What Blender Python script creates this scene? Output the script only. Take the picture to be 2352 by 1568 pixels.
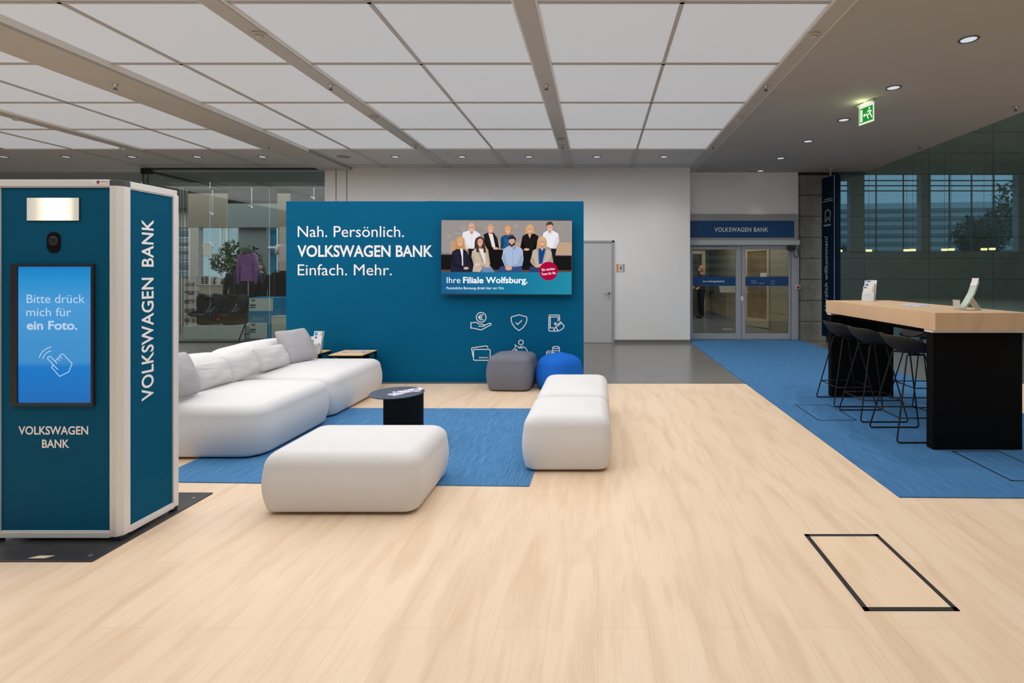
import bpy, bmesh, math, random
from mathutils import Vector, Matrix, noise
from math import pi, sin, cos, radians, sqrt
random.seed(7)
sc = bpy.context.scene
col = sc.collection
for _o in list(bpy.data.objects):
    bpy.data.objects.remove(_o)

# ------------------------------------------------------------------ camera, sky, large lights, exposure
F, CX, CY, H = 1180.0, 1374.0, 630.0, 1.40      # focal length in pixels, vanishing point, eye height
cd = bpy.data.cameras.new('camera')
cam = bpy.data.objects.new('camera', cd)
col.objects.link(cam)
cam.location = (0, 0, H)
cam.rotation_euler = (radians(90), 0, 0)
cd.sensor_fit = 'HORIZONTAL'
cd.sensor_width = 36
cd.lens = F / 2352 * 36
cd.shift_x = (1176 - CX) / 2352
cd.shift_y = (CY - 784) / 2352
cd.clip_start = 0.05
cd.clip_end = 300
sc.camera = cam

world = bpy.data.worlds.new('sky')
sc.world = world
world.use_nodes = True
world.node_tree.nodes['Background'].inputs[0].default_value = (0.56, 0.80, 0.95, 1)
world.node_tree.nodes['Background'].inputs[1].default_value = 1.0

def area(name, loc, sx, sy, watts, color=(1, 1, 1), rot=(0, 0, 0)):
    l = bpy.data.lights.new(name, 'AREA')
    l.shape = 'RECTANGLE'
    l.size, l.size_y = sx, sy
    l.energy = watts
    l.color = color
    o = bpy.data.objects.new(name, l)
    col.objects.link(o)
    o.location = loc
    o.rotation_euler = rot
    return o

CEIL = 3.584
area('luminous_ceiling_light', (-4.2, 4.73, CEIL - 0.09), 12.2, 8.4, 478, (1.0, 0.985, 0.965))
area('shop_ceiling_light', (-11.5, 14.2, 3.5), 10, 5.0, 330, (1.0, 0.97, 0.92))
area('corridor_light', (3.2, 14.2, 3.35), 2.0, 5.5, 90, (1.0, 0.93, 0.8))
area('atrium_fill_light', (10.5, 4.5, 7.9), 7, 10, 620, (0.93, 1.0, 1.0))  # added fill lamp without a fixture, brightens the concrete wall

vs = sc.view_settings
vs.view_transform = 'Standard'
vs.look = 'None'
vs.exposure = 0.0
vs.gamma = 1.0
vs.use_curve_mapping = False
try:
    sc.cycles.use_denoising = True
    sc.cycles.max_bounces = 10
    sc.cycles.diffuse_bounces = 7
    sc.cycles.transparent_max_bounces = 24
    sc.cycles.caustics_reflective = False
    sc.cycles.caustics_refractive = False
    sc.cycles.sample_clamp_indirect = 6
except Exception:
    pass

# ------------------------------------------------------------------ helpers
def lin(r, g, b):
    def f(c):
        c /= 255.0
        return c / 12.92 if c <= 0.04045 else ((c + 0.055) / 1.055) ** 2.4
    return (f(r), f(g), f(b))

def P(x, y, d):
    """the place in the hall that the photograph shows at pixel x, y, at depth d"""
    return Vector(((x - CX) / F * d, d, H + (CY - y) / F * d))

def px(x, d):
    return (x - CX) / F * d

def pz(y, d):
    return H + (CY - y) / F * d

def wm(o):
    m = Matrix.Identity(4)
    while o is not None:
        m = o.matrix_basis @ m
        o = o.parent
    return m

def tag(o, label=None, cat=None, group=None, kind=None):
    if label:
        o['label'] = label
    if cat:
        o['category'] = cat
    if group:
        o['group'] = group
    if kind:
        o['kind'] = kind
    return o

def thing(name, label, cat, loc=(0, 0, 0), rz=0, group=None, kind=None):
    o = bpy.data.objects.new(name, None)
    o.empty_display_size = 0.1
    col.objects.link(o)
    o.location = loc
    o.rotation_euler = (0, 0, rz)
    return tag(o, label, cat, group, kind)

class MB:
    def __init__(self):
        self.v, self.f, self.m, self.cur = [], [], [], 0
    def add(self, vs_, fs):
        n = len(self.v)
        self.v += [Vector(p) for p in vs_]
        for f in fs:
            self.f.append([i + n for i in f])
            self.m.append(self.cur)
        return self
    def box(self, x0, x1, y0, y1, z0, z1):
        return self.add([(x0, y0, z0), (x1, y0, z0), (x1, y1, z0), (x0, y1, z0), (x0, y0, z1), (x1, y0, z1), (x1, y1, z1), (x0, y1, z1)],
                        [(3, 2, 1, 0), (4, 5, 6, 7), (0, 1, 5, 4), (1, 2, 6, 5), (2, 3, 7, 6), (3, 0, 4, 7)])
    def boxm(self, M, x0, x1, y0, y1, z0, z1):
        n = len(self.v)
        self.box(x0, x1, y0, y1, z0, z1)
        for i in range(n, len(self.v)):
            self.v[i] = M @ self.v[i]
        return self
    def poly(self, pts):
        return self.add(pts, [list(range(len(pts)))])
    def prism(self, pts, M, depth):
        """2D outline (u, v), set in M's plane, thickened along its w"""
        n = len(pts)
        a = [M @ Vector((p[0], p[1], 0)) for p in pts]
        b = [M @ Vector((p[0], p[1], depth)) for p in pts]
        fs = [list(range(n))[::-1], list(range(n, 2 * n))]
        for i in range(n):
            j = (i + 1) % n
            fs.append((i, j, n + j, n + i))
        return self.add(a + b, fs)
    def tube(self, pts, r, n=8, closed=False):
        pts = [Vector(p) for p in pts]
        k = len(pts)
        rs = r if isinstance(r, (list, tuple)) else [r] * k
        t0 = (pts[1] - pts[0]).normalized()
        up = Vector((0, 0, 1)) if abs(t0.z) < 0.9 else Vector((1, 0, 0))
        nrm = t0.cross(up).normalized()
        vs_, fs = [], []
        prev = t0
        for i in range(k):
            if closed:
                t = (pts[(i + 1) % k] - pts[i - 1]).normalized()
            elif i == 0:
                t = t0
            elif i == k - 1:
                t = (pts[i] - pts[i - 1]).normalized()
            else:
                t = ((pts[i + 1] - pts[i]).normalized() + (pts[i] - pts[i - 1]).normalized()).normalized()
            q = prev.rotation_difference(t)
            nrm = (q @ nrm)
            nrm = (nrm - t * nrm.dot(t)).normalized()
            b = t.cross(nrm)
            prev = t
            for j in range(n):
                a = 2 * pi * j / n
                vs_.append(pts[i] + (nrm * cos(a) + b * sin(a)) * rs[i])
        for i in range(k if closed else k - 1):
            i2 = (i + 1) % k
            for j in range(n):
                j2 = (j + 1) % n
                fs.append((i * n + j, i * n + j2, i2 * n + j2, i2 * n + j))
        if not closed:
            fs.append(list(range(n))[::-1])
            fs.append([(k - 1) * n + j for j in range(n)])
        return self.add(vs_, fs)
    def lathe(self, prof, n=24, M=None):
        """profile of (radius, height) turned about the vertical"""
        vs_, fs = [], []
        k = len(prof)
        for r, z in prof:
            for j in range(n):
                a = 2 * pi * j / n
                p = Vector((r * cos(a), r * sin(a), z))
                vs_.append(M @ p if M else p)
        for i in range(k - 1):
            for j in range(n):
                j2 = (j + 1) % n
                fs.append((i * n + j, i * n + j2, (i + 1) * n + j2, (i + 1) * n + j))
        if prof[0][0] > 1e-6:
            fs.append(list(range(n))[::-1])
        if prof[-1][0] > 1e-6:
            fs.append([(k - 1) * n + j for j in range(n)])
        return self.add(vs_, fs)
    def grid(self, fn, nu, nv, wrap=False):
        vs_ = [fn(i / nu, j / nv) for i in range(nu + 1) for j in range(nv + 1)]
        fs = []
        for i in range(nu):
            for j in range(nv):
                a = i * (nv + 1) + j
                fs.append((a, a + nv + 1, a + nv + 2, a + 1))
        return self.add(vs_, fs)
    def soft(self, x0, x1, y0, y1, z0, z1, r, puff=(0, 0, 0), k=5, n=6, jig=0.0):
        """upholstered block: rounded edges, faces swelling outwards"""
        h = [(x1 - x0) / 2, (y1 - y0) / 2, (z1 - z0) / 2]
        c = Vector(((x0 + x1) / 2, (y0 + y1) / 2, (z0 + z1) / 2))
        ax = []
        for a in range(3):
            rr = min(r, h[a] * 0.98)
            edge = [-h[a] + rr * (1 - cos(i / k * pi / 2)) for i in range(k)]
            mid = [-h[a] + rr + (2 * h[a] - 2 * rr) * i / n for i in range(n + 1)]
            ax.append(edge + mid + [-e for e in edge[::-1]])
        N = len(ax[0])
        idx, vs_, fs = {}, [], []
        def vert(i, j, l):
            key = (i, j, l)
            if key not in idx:
                q = Vector((ax[0][i], ax[1][j], ax[2][l]))
                inner = Vector([max(-(h[a] - min(r, h[a] * .98)), min(h[a] - min(r, h[a] * .98), q[a])) for a in range(3)])
                d = q - inner
                if d.length > 1e-9:
                    q = inner + d.normalized() * min(r, min(h) * .98)
                u = [q[a] / h[a] for a in range(3)]
                s = [max(0, 1 - t * t) for t in u]
                q = Vector((q.x + puff[0] * u[0] * s[1] * s[2], q.y + puff[1] * u[1] * s[0] * s[2],
                            q.z + (puff[2] * u[2] * s[0] * s[1] if u[2] > 0 else 0)))
                if jig:
                    q += noise.noise_vector(q * 5 + c * 3) * jig
                idx[key] = len(vs_)
                vs_.append(q + c)
            return idx[key]
        for a in range(N - 1):
            for b in range(N - 1):
                for s in (0, N - 1):
                    for f in ([vert(s, a, b), vert(s, a + 1, b), vert(s, a + 1, b + 1), vert(s, a, b + 1)],
                              [vert(a, s, b), vert(a, s, b + 1), vert(a + 1, s, b + 1), vert(a + 1, s, b)],
                              [vert(a, b, s), vert(a + 1, b, s), vert(a + 1, b + 1, s), vert(a, b + 1, s)]):
                        fs.append(f if s else f[::-1])
        return self.add(vs_, fs)
    def xf(self, M, start=0):
        for i in range(start, len(self.v)):
            self.v[i] = M @ self.v[i]
        return self
    def cushion(self, hx, hy, z0, h, rc, rt, bulge, crown, k=6, m=5):
        """upholstered block standing on the floor: small bottom edge, swelling sides, broad soft top edge"""
        def ring(ins, z):
            ax, ay = hx - ins, hy - ins
            r = max(0.012, min(rc - ins * 0.35 if ins > 0 else rc - ins, ax - 0.004, ay - 0.004))
            out = []
            for q, (sx, sy) in enumerate(((1, -1), (1, 1), (-1, 1), (-1, -1))):
                a0 = (-90, 0, 90, 180)[q]
                for i in range(k + 1):
                    a = radians(a0 + 90 * i / k)
                    out.append(Vector((sx * (ax - r) + r * cos(a), sy * (ay - r) + r * sin(a), z)))
                c0 = out[-1]
                n_ = ((1, 1), (-1, 1), (-1, -1), (1, -1))[q]
                a1 = radians((0, 90, 180, 270)[q])
                c1 = Vector((n_[0] * (ax - r) + r * cos(a1), n_[1] * (ay - r) + r * sin(a1), z))
                for i in range(1, m):
                    out.append(c0.lerp(c1, i / m))
            return out
        prof = [(0.045, z0), (0.026, z0 + 0.002), (0.014, z0 + 0.010), (0.008, z0 + 0.028)]
        zt = h - rt
        for i in range(1, 9):
            t = i / 9
            prof.append((0.008 * (1 - t) ** 2 - bulge * sin(pi * t) ** 1.0, z0 + 0.028 + (zt - z0 - 0.028) * t))
        for i in range(0, 9):
            a = radians(90 * i / 8)
            prof.append((rt * (1 - cos(a)), zt + rt * sin(a)))
        e = min(hx, hy) - 0.03
        for i in range(1, 7):
            t = i / 6
            prof.append((rt + (e - rt) * t, h + crown * (1 - (1 - t) ** 2)))
        vs_, fs = [], []
        N = len(ring(0, 0))
        for ins, z in prof:
            vs_ += ring(ins, z)
        for i in range(len(prof) - 1):
            for j in range(N):
                j2 = (j + 1) % N
                fs.append((i * N + j, i * N + j2, (i + 1) * N + j2, (i + 1) * N + j))
        fs.append(list(range(N))[::-1])
        fs.append([(len(prof) - 1) * N + j for j in range(N)])
        return self.add(vs_, fs)
    def build(self, name, mats, parent=None, local=False, bevel=0, smooth=False, solid=0, subsurf=0, segs=2):
        mats = mats if isinstance(mats, (list, tuple)) else [mats]
        V = [v.copy() for v in self.v]
        loc = Vector((0, 0, 0))
        if parent is not None:
            if not local:
                Mi = wm(parent).inverted()
                V = [Mi @ v for v in V]
        elif not local:
            lo = [min(v[a] for v in V) for a in range(3)]
            hi = [max(v[a] for v in V) for a in range(3)]
            loc = Vector(((lo[0] + hi[0]) / 2, (lo[1] + hi[1]) / 2, lo[2]))
            V = [v - loc for v in V]
        me = bpy.data.meshes.new(name)
        me.from_pydata([tuple(v) for v in V], [], self.f)
        for m in mats:
            me.materials.append(m)
        if len(mats) > 1:
            me.polygons.foreach_set('material_index', self.m)
        if smooth:
            me.polygons.foreach_set('use_smooth', [True] * len(me.polygons))
        me.update()
        o = bpy.data.objects.new(name, me)
        col.objects.link(o)
        o.location = loc
        if parent is not None:
            o.parent = parent
        if solid:
            md = o.modifiers.new('solid', 'SOLIDIFY')
            md.thickness = solid
            md.offset = 0
        if bevel:
            md = o.modifiers.new('bevel', 'BEVEL')
            md.width = bevel
            md.segments = segs
            md.limit_method = 'ANGLE'
            md.angle_limit = radians(40)
        if subsurf:
            md = o.modifiers.new('sub', 'SUBSURF')
            md.levels = md.render_levels = subsurf
        return o

def copy_tree(o, parent=None):
    c = o.copy()
    col.objects.link(c)
    if parent is not None:
        c.parent = parent
    for ch in list(o.children):
        copy_tree(ch, c)
    return c

def plane_m(origin, u, v):
    """a frame whose local x, y lie along u, v and whose z faces out of the surface"""
    u = Vector(u).normalized()
    v = Vector(v).normalized()
    w = u.cross(v)
    M = Matrix((u, v, w)).transposed().to_4x4()
    M.translation = Vector(origin)
    return M

def facing(x, y, z):
    """frame on a surface facing the camera side (-Y)"""
    return plane_m((x, y, z), (1, 0, 0), (0, 0, 1))

def arc(cx_, cy_, rx, ry, a0, a1, n=16):
    return [(cx_ + rx * cos(radians(a0 + (a1 - a0) * i / n)), cy_ + ry * sin(radians(a0 + (a1 - a0) * i / n))) for i in range(n + 1)]

def ell(cx_, cy_, rx, ry, n=22):
    return arc(cx_, cy_, rx, ry, 0, 360 * (n - 1) / n, n - 1)

def ribbon(mb, pts, w, M, closed=False, depth=0.0015):
    """line of even width on M's plane"""
    P2 = [Vector((p[0], p[1])) for p in pts]
    n = len(P2)
    L, R = [], []
    for i in range(n):
        if closed:
            a, b = P2[i] - P2[i - 1], P2[(i + 1) % n] - P2[i]
        else:
            a = P2[i] - P2[i - 1] if i else P2[1] - P2[0]
            b = P2[i + 1] - P2[i] if i < n - 1 else P2[i] - P2[i - 1]
        a = a.normalized() if a.length else Vector((1, 0))
        b = b.normalized() if b.length else a
        na, nb = Vector((-a.y, a.x)), Vector((-b.y, b.x))
        m = (na + nb)
        m = m.normalized() if m.length > 1e-6 else na
        k = min(2.0, 1 / max(0.3, m.dot(na)))
        L.append(P2[i] + m * w / 2 * k)
        R.append(P2[i] - m * w / 2 * k)
    vs_ = [M @ Vector((p.x, p.y, depth)) for p in L] + [M @ Vector((p.x, p.y, depth)) for p in R]
    fs = []
    for i in range(n if closed else n - 1):
        j = (i + 1) % n
        fs.append((n + i, n + j, j, i))
    mb.add(vs_, fs)

_font = {}
def text_part(name, s, M, width, cap, material, parent, bold=0.0, depth=0.0015, align='L', space=1.0):
    """lettering as a flat mesh: cap = height of a capital, width = length of the line"""
    def mesh(st, off, sp):
        cu = bpy.data.curves.new('lettering', 'FONT')
        cu.body = st
        cu.size = 1
        cu.offset = off
        cu.space_character = sp
        cu.resolution_u = 4
        o = bpy.data.objects.new('lettering', cu)
        col.objects.link(o)
        bpy.context.view_layer.update()
        me = bpy.data.meshes.new_from_object(o.evaluated_get(bpy.context.evaluated_depsgraph_get()))
        bpy.data.objects.remove(o)
        return me
    if 'H' not in _font:
        h = mesh('H', 0, 1)
        _font['H'] = max(v.co.y for v in h.vertices) - min(v.co.y for v in h.vertices)
    me = mesh(s, bold, space)
    x0 = min(v.co.x for v in me.vertices)
    x1 = max(v.co.x for v in me.vertices)
    sy = cap / _font['H']
    sx = width / (x1 - x0)
    base = {'L': 0, 'C': -width / 2, 'R': -width}[align]
    Mi = wm(parent).inverted() if parent is not None else Matrix.Identity(4)
    for v in me.vertices:
        v.co = Mi @ (M @ Vector(((v.co.x - x0) * sx + base, v.co.y * sy, depth)))
    me.name = name
    me.materials.clear()
    me.materials.append(material)
    o = bpy.data.objects.new(name, me)
    col.objects.link(o)
    if parent is not None:
        o.parent = parent
    return o

# ------------------------------------------------------------------ materials
def mat(name, c, rough=0.5, metal=0.0, emit=None, es=1.0, nz=None, bump=None, sheen=0.0, spec=0.5, stretch=(1, 1, 1), coat=0.0):
    m = bpy.data.materials.new(name)
    m.use_nodes = True
    nt = m.node_tree
    b = nt.nodes['Principled BSDF']
    b.inputs['Base Color'].default_value = (*c, 1)
    b.inputs['Roughness'].default_value = rough
    b.inputs['Metallic'].default_value = metal
    b.inputs['Specular IOR Level'].default_value = spec
    b.inputs['Sheen Weight'].default_value = sheen
    b.inputs['Coat Weight'].default_value = coat
    if emit:
        b.inputs['Emission Color'].default_value = (*emit, 1)
        b.inputs['Emission Strength'].default_value = es
    tc = mp = None
    if nz or bump:
        tc = nt.nodes.new('ShaderNodeTexCoord')
        mp = nt.nodes.new('ShaderNodeMapping')
        mp.inputs['Scale'].default_value = stretch
        nt.links.new(tc.outputs['Object'], mp.inputs['Vector'])
    if nz:
        sc_, amt = nz
        t = nt.nodes.new('ShaderNodeTexNoise')
        t.inputs['Scale'].default_value = sc_
        t.inputs['Detail'].default_value = 6
        r = nt.nodes.new('ShaderNodeValToRGB')
        r.color_ramp.elements[0].position = 0.3
        r.color_ramp.elements[1].position = 0.7
        r.color_ramp.elements[0].color = (*[max(0, v * (1 - amt)) for v in c], 1)
        r.color_ramp.elements[1].color = (*[min(1, v * (1 + amt)) for v in c], 1)
        nt.links.new(mp.outputs[0], t.inputs['Vector'])
        nt.links.new(t.outputs['Fac'], r.inputs['Fac'])
        nt.links.new(r.outputs['Color'], b.inputs['Base Color'])
    if bump:
        sc_, amt = bump
        t = nt.nodes.new('ShaderNodeTexNoise')
        t.inputs['Scale'].default_value = sc_
        t.inputs['Detail'].default_value = 4
        bp = nt.nodes.new('ShaderNodeBump')
        bp.inputs['Strength'].default_value = amt
        bp.inputs['Distance'].default_value = 0.01
        nt.links.new(mp.outputs[0], t.inputs['Vector'])
        nt.links.new(t.outputs['Fac'], bp.inputs['Height'])
        nt.links.new(bp.outputs['Normal'], b.inputs['Normal'])
    return m

def emat(name, c, s=1.0):
    """something that gives off its own light: a screen's picture, a lamp"""
    m = bpy.data.materials.new(name)
    m.use_nodes = True
    nt = m.node_tree
    nt.nodes.clear()
    e = nt.nodes.new('ShaderNodeEmission')
    e.inputs[0].default_value = (*c, 1)
    e.inputs[1].default_value = s
    o = nt.nodes.new('ShaderNodeOutputMaterial')
    nt.links.new(e.outputs[0], o.inputs[0])
    return m

def glass(name, tint, refl, rough=0.0, gloss_tint=(1, 1, 1), milk=0.0):
    m = bpy.data.materials.new(name)
    m.use_nodes = True
    nt = m.node_tree
    nt.nodes.clear()
    t = nt.nodes.new('ShaderNodeBsdfTransparent')
    t.inputs[0].default_value = (*tint, 1)
    g = nt.nodes.new('ShaderNodeBsdfGlossy')
    g.inputs[0].default_value = (*gloss_tint, 1)
    g.inputs['Roughness'].default_value = rough
    lw = nt.nodes.new('ShaderNodeLayerWeight')
    lw.inputs[0].default_value = 0.25
    mr = nt.nodes.new('ShaderNodeMapRange')
    mr.inputs['To Min'].default_value = refl
    mr.inputs['To Max'].default_value = min(1, refl + 0.45)
    nt.links.new(lw.outputs['Fresnel'], mr.inputs['Value'])
    mx = nt.nodes.new('ShaderNodeMixShader')
    nt.links.new(mr.outputs[0], mx.inputs[0])
    nt.links.new(t.outputs[0], mx.inputs[1])
    nt.links.new(g.outputs[0], mx.inputs[2])
    if milk:
        df = nt.nodes.new('ShaderNodeBsdfDiffuse')
        df.inputs[0].default_value = (0.85, 0.87, 0.87, 1)
        m2 = nt.nodes.new('ShaderNodeMixShader')
        m2.inputs[0].default_value = milk
        nt.links.new(mx.outputs[0], m2.inputs[1])
        nt.links.new(df.outputs[0], m2.inputs[2])
        mx = m2
    o = nt.nodes.new('ShaderNodeOutputMaterial')
    nt.links.new(mx.outputs[0], o.inputs[0])
    return m

def wood_mat(name, ca, cb, cg, plank=(1.25, 0.2), axis='Y', rough=0.42, joint=(0.35, 0.24, 0.16), joint_w=0.0012, grain=1.0):
    """light oak boards: axis = the way the boards run"""
    m = bpy.data.materials.new(name)
    m.use_nodes = True
    nt = m.node_tree
    b = nt.nodes['Principled BSDF']
    b.inputs['Roughness'].default_value = rough
    b.inputs['Specular IOR Level'].default_value = 0.3
    tc = nt.nodes.new('ShaderNodeNewGeometry')
    sp = nt.nodes.new('ShaderNodeSeparateXYZ')
    nt.links.new(tc.outputs['Position'], sp.inputs[0])
    cb_ = nt.nodes.new('ShaderNodeCombineXYZ')
    nt.links.new(sp.outputs[1 if axis == 'Y' else 0], cb_.inputs[0])
    nt.links.new(sp.outputs[0 if axis == 'Y' else 1], cb_.inputs[1])
    zz = nt.nodes.new('ShaderNodeMath')
    zz.operation = 'MULTIPLY'
    zz.inputs[1].default_value = 1.0
    nt.links.new(sp.outputs[2], zz.inputs[0])
    nt.links.new(zz.outputs[0], cb_.inputs[2])
    br = nt.nodes.new('ShaderNodeTexBrick')
    br.offset = 0.37
    br.inputs['Scale'].default_value = 1
    br.inputs['Brick Width'].default_value = plank[0]
    br.inputs['Row Height'].default_value = plank[1]
    br.inputs['Mortar Size'].default_value = joint_w
    br.inputs['Mortar Smooth'].default_value = 0.1
    br.inputs['Color1'].default_value = (*ca, 1)
    br.inputs['Color2'].default_value = (*cb, 1)
    br.inputs['Mortar'].default_value = (*joint, 1)
    nt.links.new(cb_.outputs[0], br.inputs['Vector'])
    def nlayer(scale, vec, detail, lo, hi):
        mp = nt.nodes.new('ShaderNodeMapping')
        mp.inputs['Scale'].default_value = vec
        nt.links.new(cb_.outputs[0], mp.inputs['Vector'])
        t = nt.nodes.new('ShaderNodeTexNoise')
        t.inputs['Scale'].default_value = scale
        t.inputs['Detail'].default_value = detail
        t.inputs['Distortion'].default_value = 0.6
        nt.links.new(mp.outputs[0], t.inputs['Vector'])
        r = nt.nodes.new('ShaderNodeMapRange')
        r.inputs['From Min'].default_value = lo
        r.inputs['From Max'].default_value = hi
        nt.links.new(t.outputs['Fac'], r.inputs['Value'])
        return r.outputs[0]
    g1 = nlayer(1.0, (1.6, 11, 5), 5, 0.45, 0.75)
    g2 = nlayer(1.0, (5, 90, 40), 4, 0.35, 0.85)
    add = nt.nodes.new('ShaderNodeMath')
    add.operation = 'ADD'
    s1 = nt.nodes.new('ShaderNodeMath')
    s1.operation = 'MULTIPLY'
    s1.inputs[1].default_value = 0.55 * grain
    s2 = nt.nodes.new('ShaderNodeMath')
    s2.operation = 'MULTIPLY'
    s2.inputs[1].default_value = 0.25 * grain
    nt.links.new(g1, s1.inputs[0])
    nt.links.new(g2, s2.inputs[0])
    nt.links.new(s1.outputs[0], add.inputs[0])
    nt.links.new(s2.outputs[0], add.inputs[1])
    mx = nt.nodes.new('ShaderNodeMix')
    mx.data_type = 'RGBA'
    nt.links.new(add.outputs[0], mx.inputs['Factor'])
    nt.links.new(br.outputs['Color'], mx.inputs['A'])
    mx.inputs['B'].default_value = (*cg, 1)
    nt.links.new(mx.outputs['Result'], b.inputs['Base Color'])
    return m

def carpet_mat(name, ca, cb):
    m = bpy.data.materials.new(name)
    m.use_nodes = True
    nt = m.node_tree
    b = nt.nodes['Principled BSDF']
    b.inputs['Roughness'].default_value = 0.95
    b.inputs['Specular IOR Level'].default_value = 0.1
    g = nt.nodes.new('ShaderNodeNewGeometry')
    mp = nt.nodes.new('ShaderNodeMapping')
    mp.inputs['Scale'].default_value = (190, 4, 1)
    nt.links.new(g.outputs['Position'], mp.inputs['Vector'])
    t = nt.nodes.new('ShaderNodeTexNoise')
    t.inputs['Scale'].default_value = 1
    t.inputs['Detail'].default_value = 5
    t.inputs['Roughness'].default_value = 0.65
    nt.links.new(mp.outputs[0], t.inputs['Vector'])
    r = nt.nodes.new('ShaderNodeValToRGB')
    e = r.color_ramp.elements
    e[0].position, e[0].color = 0.34, (*ca, 1)
    e[1].position, e[1].color = 0.66, (*cb, 1)
    nt.links.new(t.outputs['Fac'], r.inputs['Fac'])
    nt.links.new(r.outputs['Color'], b.inputs['Base Color'])
    bp = nt.nodes.new('ShaderNodeBump')
    bp.inputs['Strength'].default_value = 0.2
    bp.inputs['Distance'].default_value = 0.003
    nt.links.new(t.outputs['Fac'], bp.inputs['Height'])
    nt.links.new(bp.outputs['Normal'], b.inputs['Normal'])
    return m

def panel_mat(name, c, dark, width, height, ox, oz, rough, joint=0.006, speck=True, flat=False, jc=(0.006, 0.007, 0.007), spec=0.3):
    """slabs with open joints: concrete cladding (x, z) or floor tiles (x, y)"""
    m = bpy.data.materials.new(name)
    m.use_nodes = True
    nt = m.node_tree
    b = nt.nodes['Principled BSDF']
    b.inputs['Roughness'].default_value = rough
    b.inputs['Specular IOR Level'].default_value = spec
    g = nt.nodes.new('ShaderNodeNewGeometry')
    sp = nt.nodes.new('ShaderNodeSeparateXYZ')
    nt.links.new(g.outputs['Position'], sp.inputs[0])
    cm = nt.nodes.new('ShaderNodeCombineXYZ')
    ad = nt.nodes.new('ShaderNodeMath')
    ad.operation = 'ADD'
    nt.links.new(sp.outputs[0], ad.inputs[0])
    if flat:
        ad.inputs[1].default_value = 0
        nt.links.new(ad.outputs[0], cm.inputs[0])
        nt.links.new(sp.outputs[1], cm.inputs[1])
    else:
        nt.links.new(sp.outputs[1], ad.inputs[1])
        nt.links.new(ad.outputs[0], cm.inputs[0])
        nt.links.new(sp.outputs[2], cm.inputs[1])
    mp = nt.nodes.new('ShaderNodeMapping')
    mp.inputs['Location'].default_value = (-ox, -oz, 0)
    nt.links.new(cm.outputs[0], mp.inputs['Vector'])
    br = nt.nodes.new('ShaderNodeTexBrick')
    br.offset = 0.0
    br.inputs['Scale'].default_value = 1
    br.inputs['Brick Width'].default_value = width
    br.inputs['Row Height'].default_value = height
    br.inputs['Mortar Size'].default_value = joint
    br.inputs['Mortar Smooth'].default_value = 0.0
    br.inputs['Color1'].default_value = (0, 0, 0, 1)
    br.inputs['Color2'].default_value = (0, 0, 0, 1)
    br.inputs['Mortar'].default_value = (1, 1, 1, 1)
    nt.links.new(mp.outputs[0], br.inputs['Vector'])
    t = nt.nodes.new('ShaderNodeTexNoise')
    t.inputs['Scale'].default_value = 2.2
    t.inputs['Detail'].default_value = 8
    t.inputs['Roughness'].default_value = 0.7
    nt.links.new(g.outputs['Position'], t.inputs['Vector'])
    r = nt.nodes.new('ShaderNodeValToRGB')
    e = r.color_ramp.elements
    e[0].position, e[0].color = 0.3, (*dark, 1)
    e[1].position, e[1].color = 0.7, (*c, 1)
    nt.links.new(t.outputs['Fac'], r.inputs['Fac'])
    last = r.outputs['Color']
    if speck:
        t2 = nt.nodes.new('ShaderNodeTexNoise')
        t2.inputs['Scale'].default_value = 24
        t2.inputs['Detail'].default_value = 2
        nt.links.new(g.outputs['Position'], t2.inputs['Vector'])
        r2 = nt.nodes.new('ShaderNodeMapRange')
        r2.inputs['From Min'].default_value = 0.30
        r2.inputs['From Max'].default_value = 0.37
        nt.links.new(t2.outputs['Fac'], r2.inputs['Value'])
        mx = nt.nodes.new('ShaderNodeMix')
        mx.data_type = 'RGBA'
        mx.inputs['A'].default_value = (*[v * 0.25 for v in dark], 1)
        nt.links.new(last, mx.inputs['B'])
        nt.links.new(r2.outputs[0], mx.inputs['Factor'])
        last = mx.outputs['Result']
    mj = nt.nodes.new('ShaderNodeMix')
    mj.data_type = 'RGBA'
    nt.links.new(br.outputs['Color'], mj.inputs['Factor'])
    nt.links.new(last, mj.inputs['A'])
    mj.inputs['B'].default_value = (*jc, 1)
    nt.links.new(mj.outputs['Result'], b.inputs['Base Color'])
    return m

def ramp_emit(name, stops, axis=0, strength=1.0, gloss=0.05, spec=0.25):
    """a lit screen or lamp front whose own picture runs through several colours"""
    m = bpy.data.materials.new(name)
    m.use_nodes = True
    nt = m.node_tree
    b = nt.nodes['Principled BSDF']
    b.inputs['Base Color'].default_value = (0.01, 0.01, 0.01, 1)
    b.inputs['Roughness'].default_value = gloss
    tc = nt.nodes.new('ShaderNodeTexCoord')
    sp = nt.nodes.new('ShaderNodeSeparateXYZ')
    nt.links.new(tc.outputs['Generated'], sp.inputs[0])
    r = nt.nodes.new('ShaderNodeValToRGB')
    el = r.color_ramp.elements
    el[0].position, el[0].color = stops[0][0], (*stops[0][1], 1)
    el[1].position, el[1].color = stops[-1][0], (*stops[-1][1], 1)
    for p, c in stops[1:-1]:
        k = el.new(p)
        k.color = (*c, 1)
    nt.links.new(sp.outputs[axis], r.inputs['Fac'])
    nt.links.new(r.outputs['Color'], b.inputs['Emission Color'])
    b.inputs['Emission Strength'].default_value = strength
    b.inputs['Specular IOR Level'].default_value = spec
    return m

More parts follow.
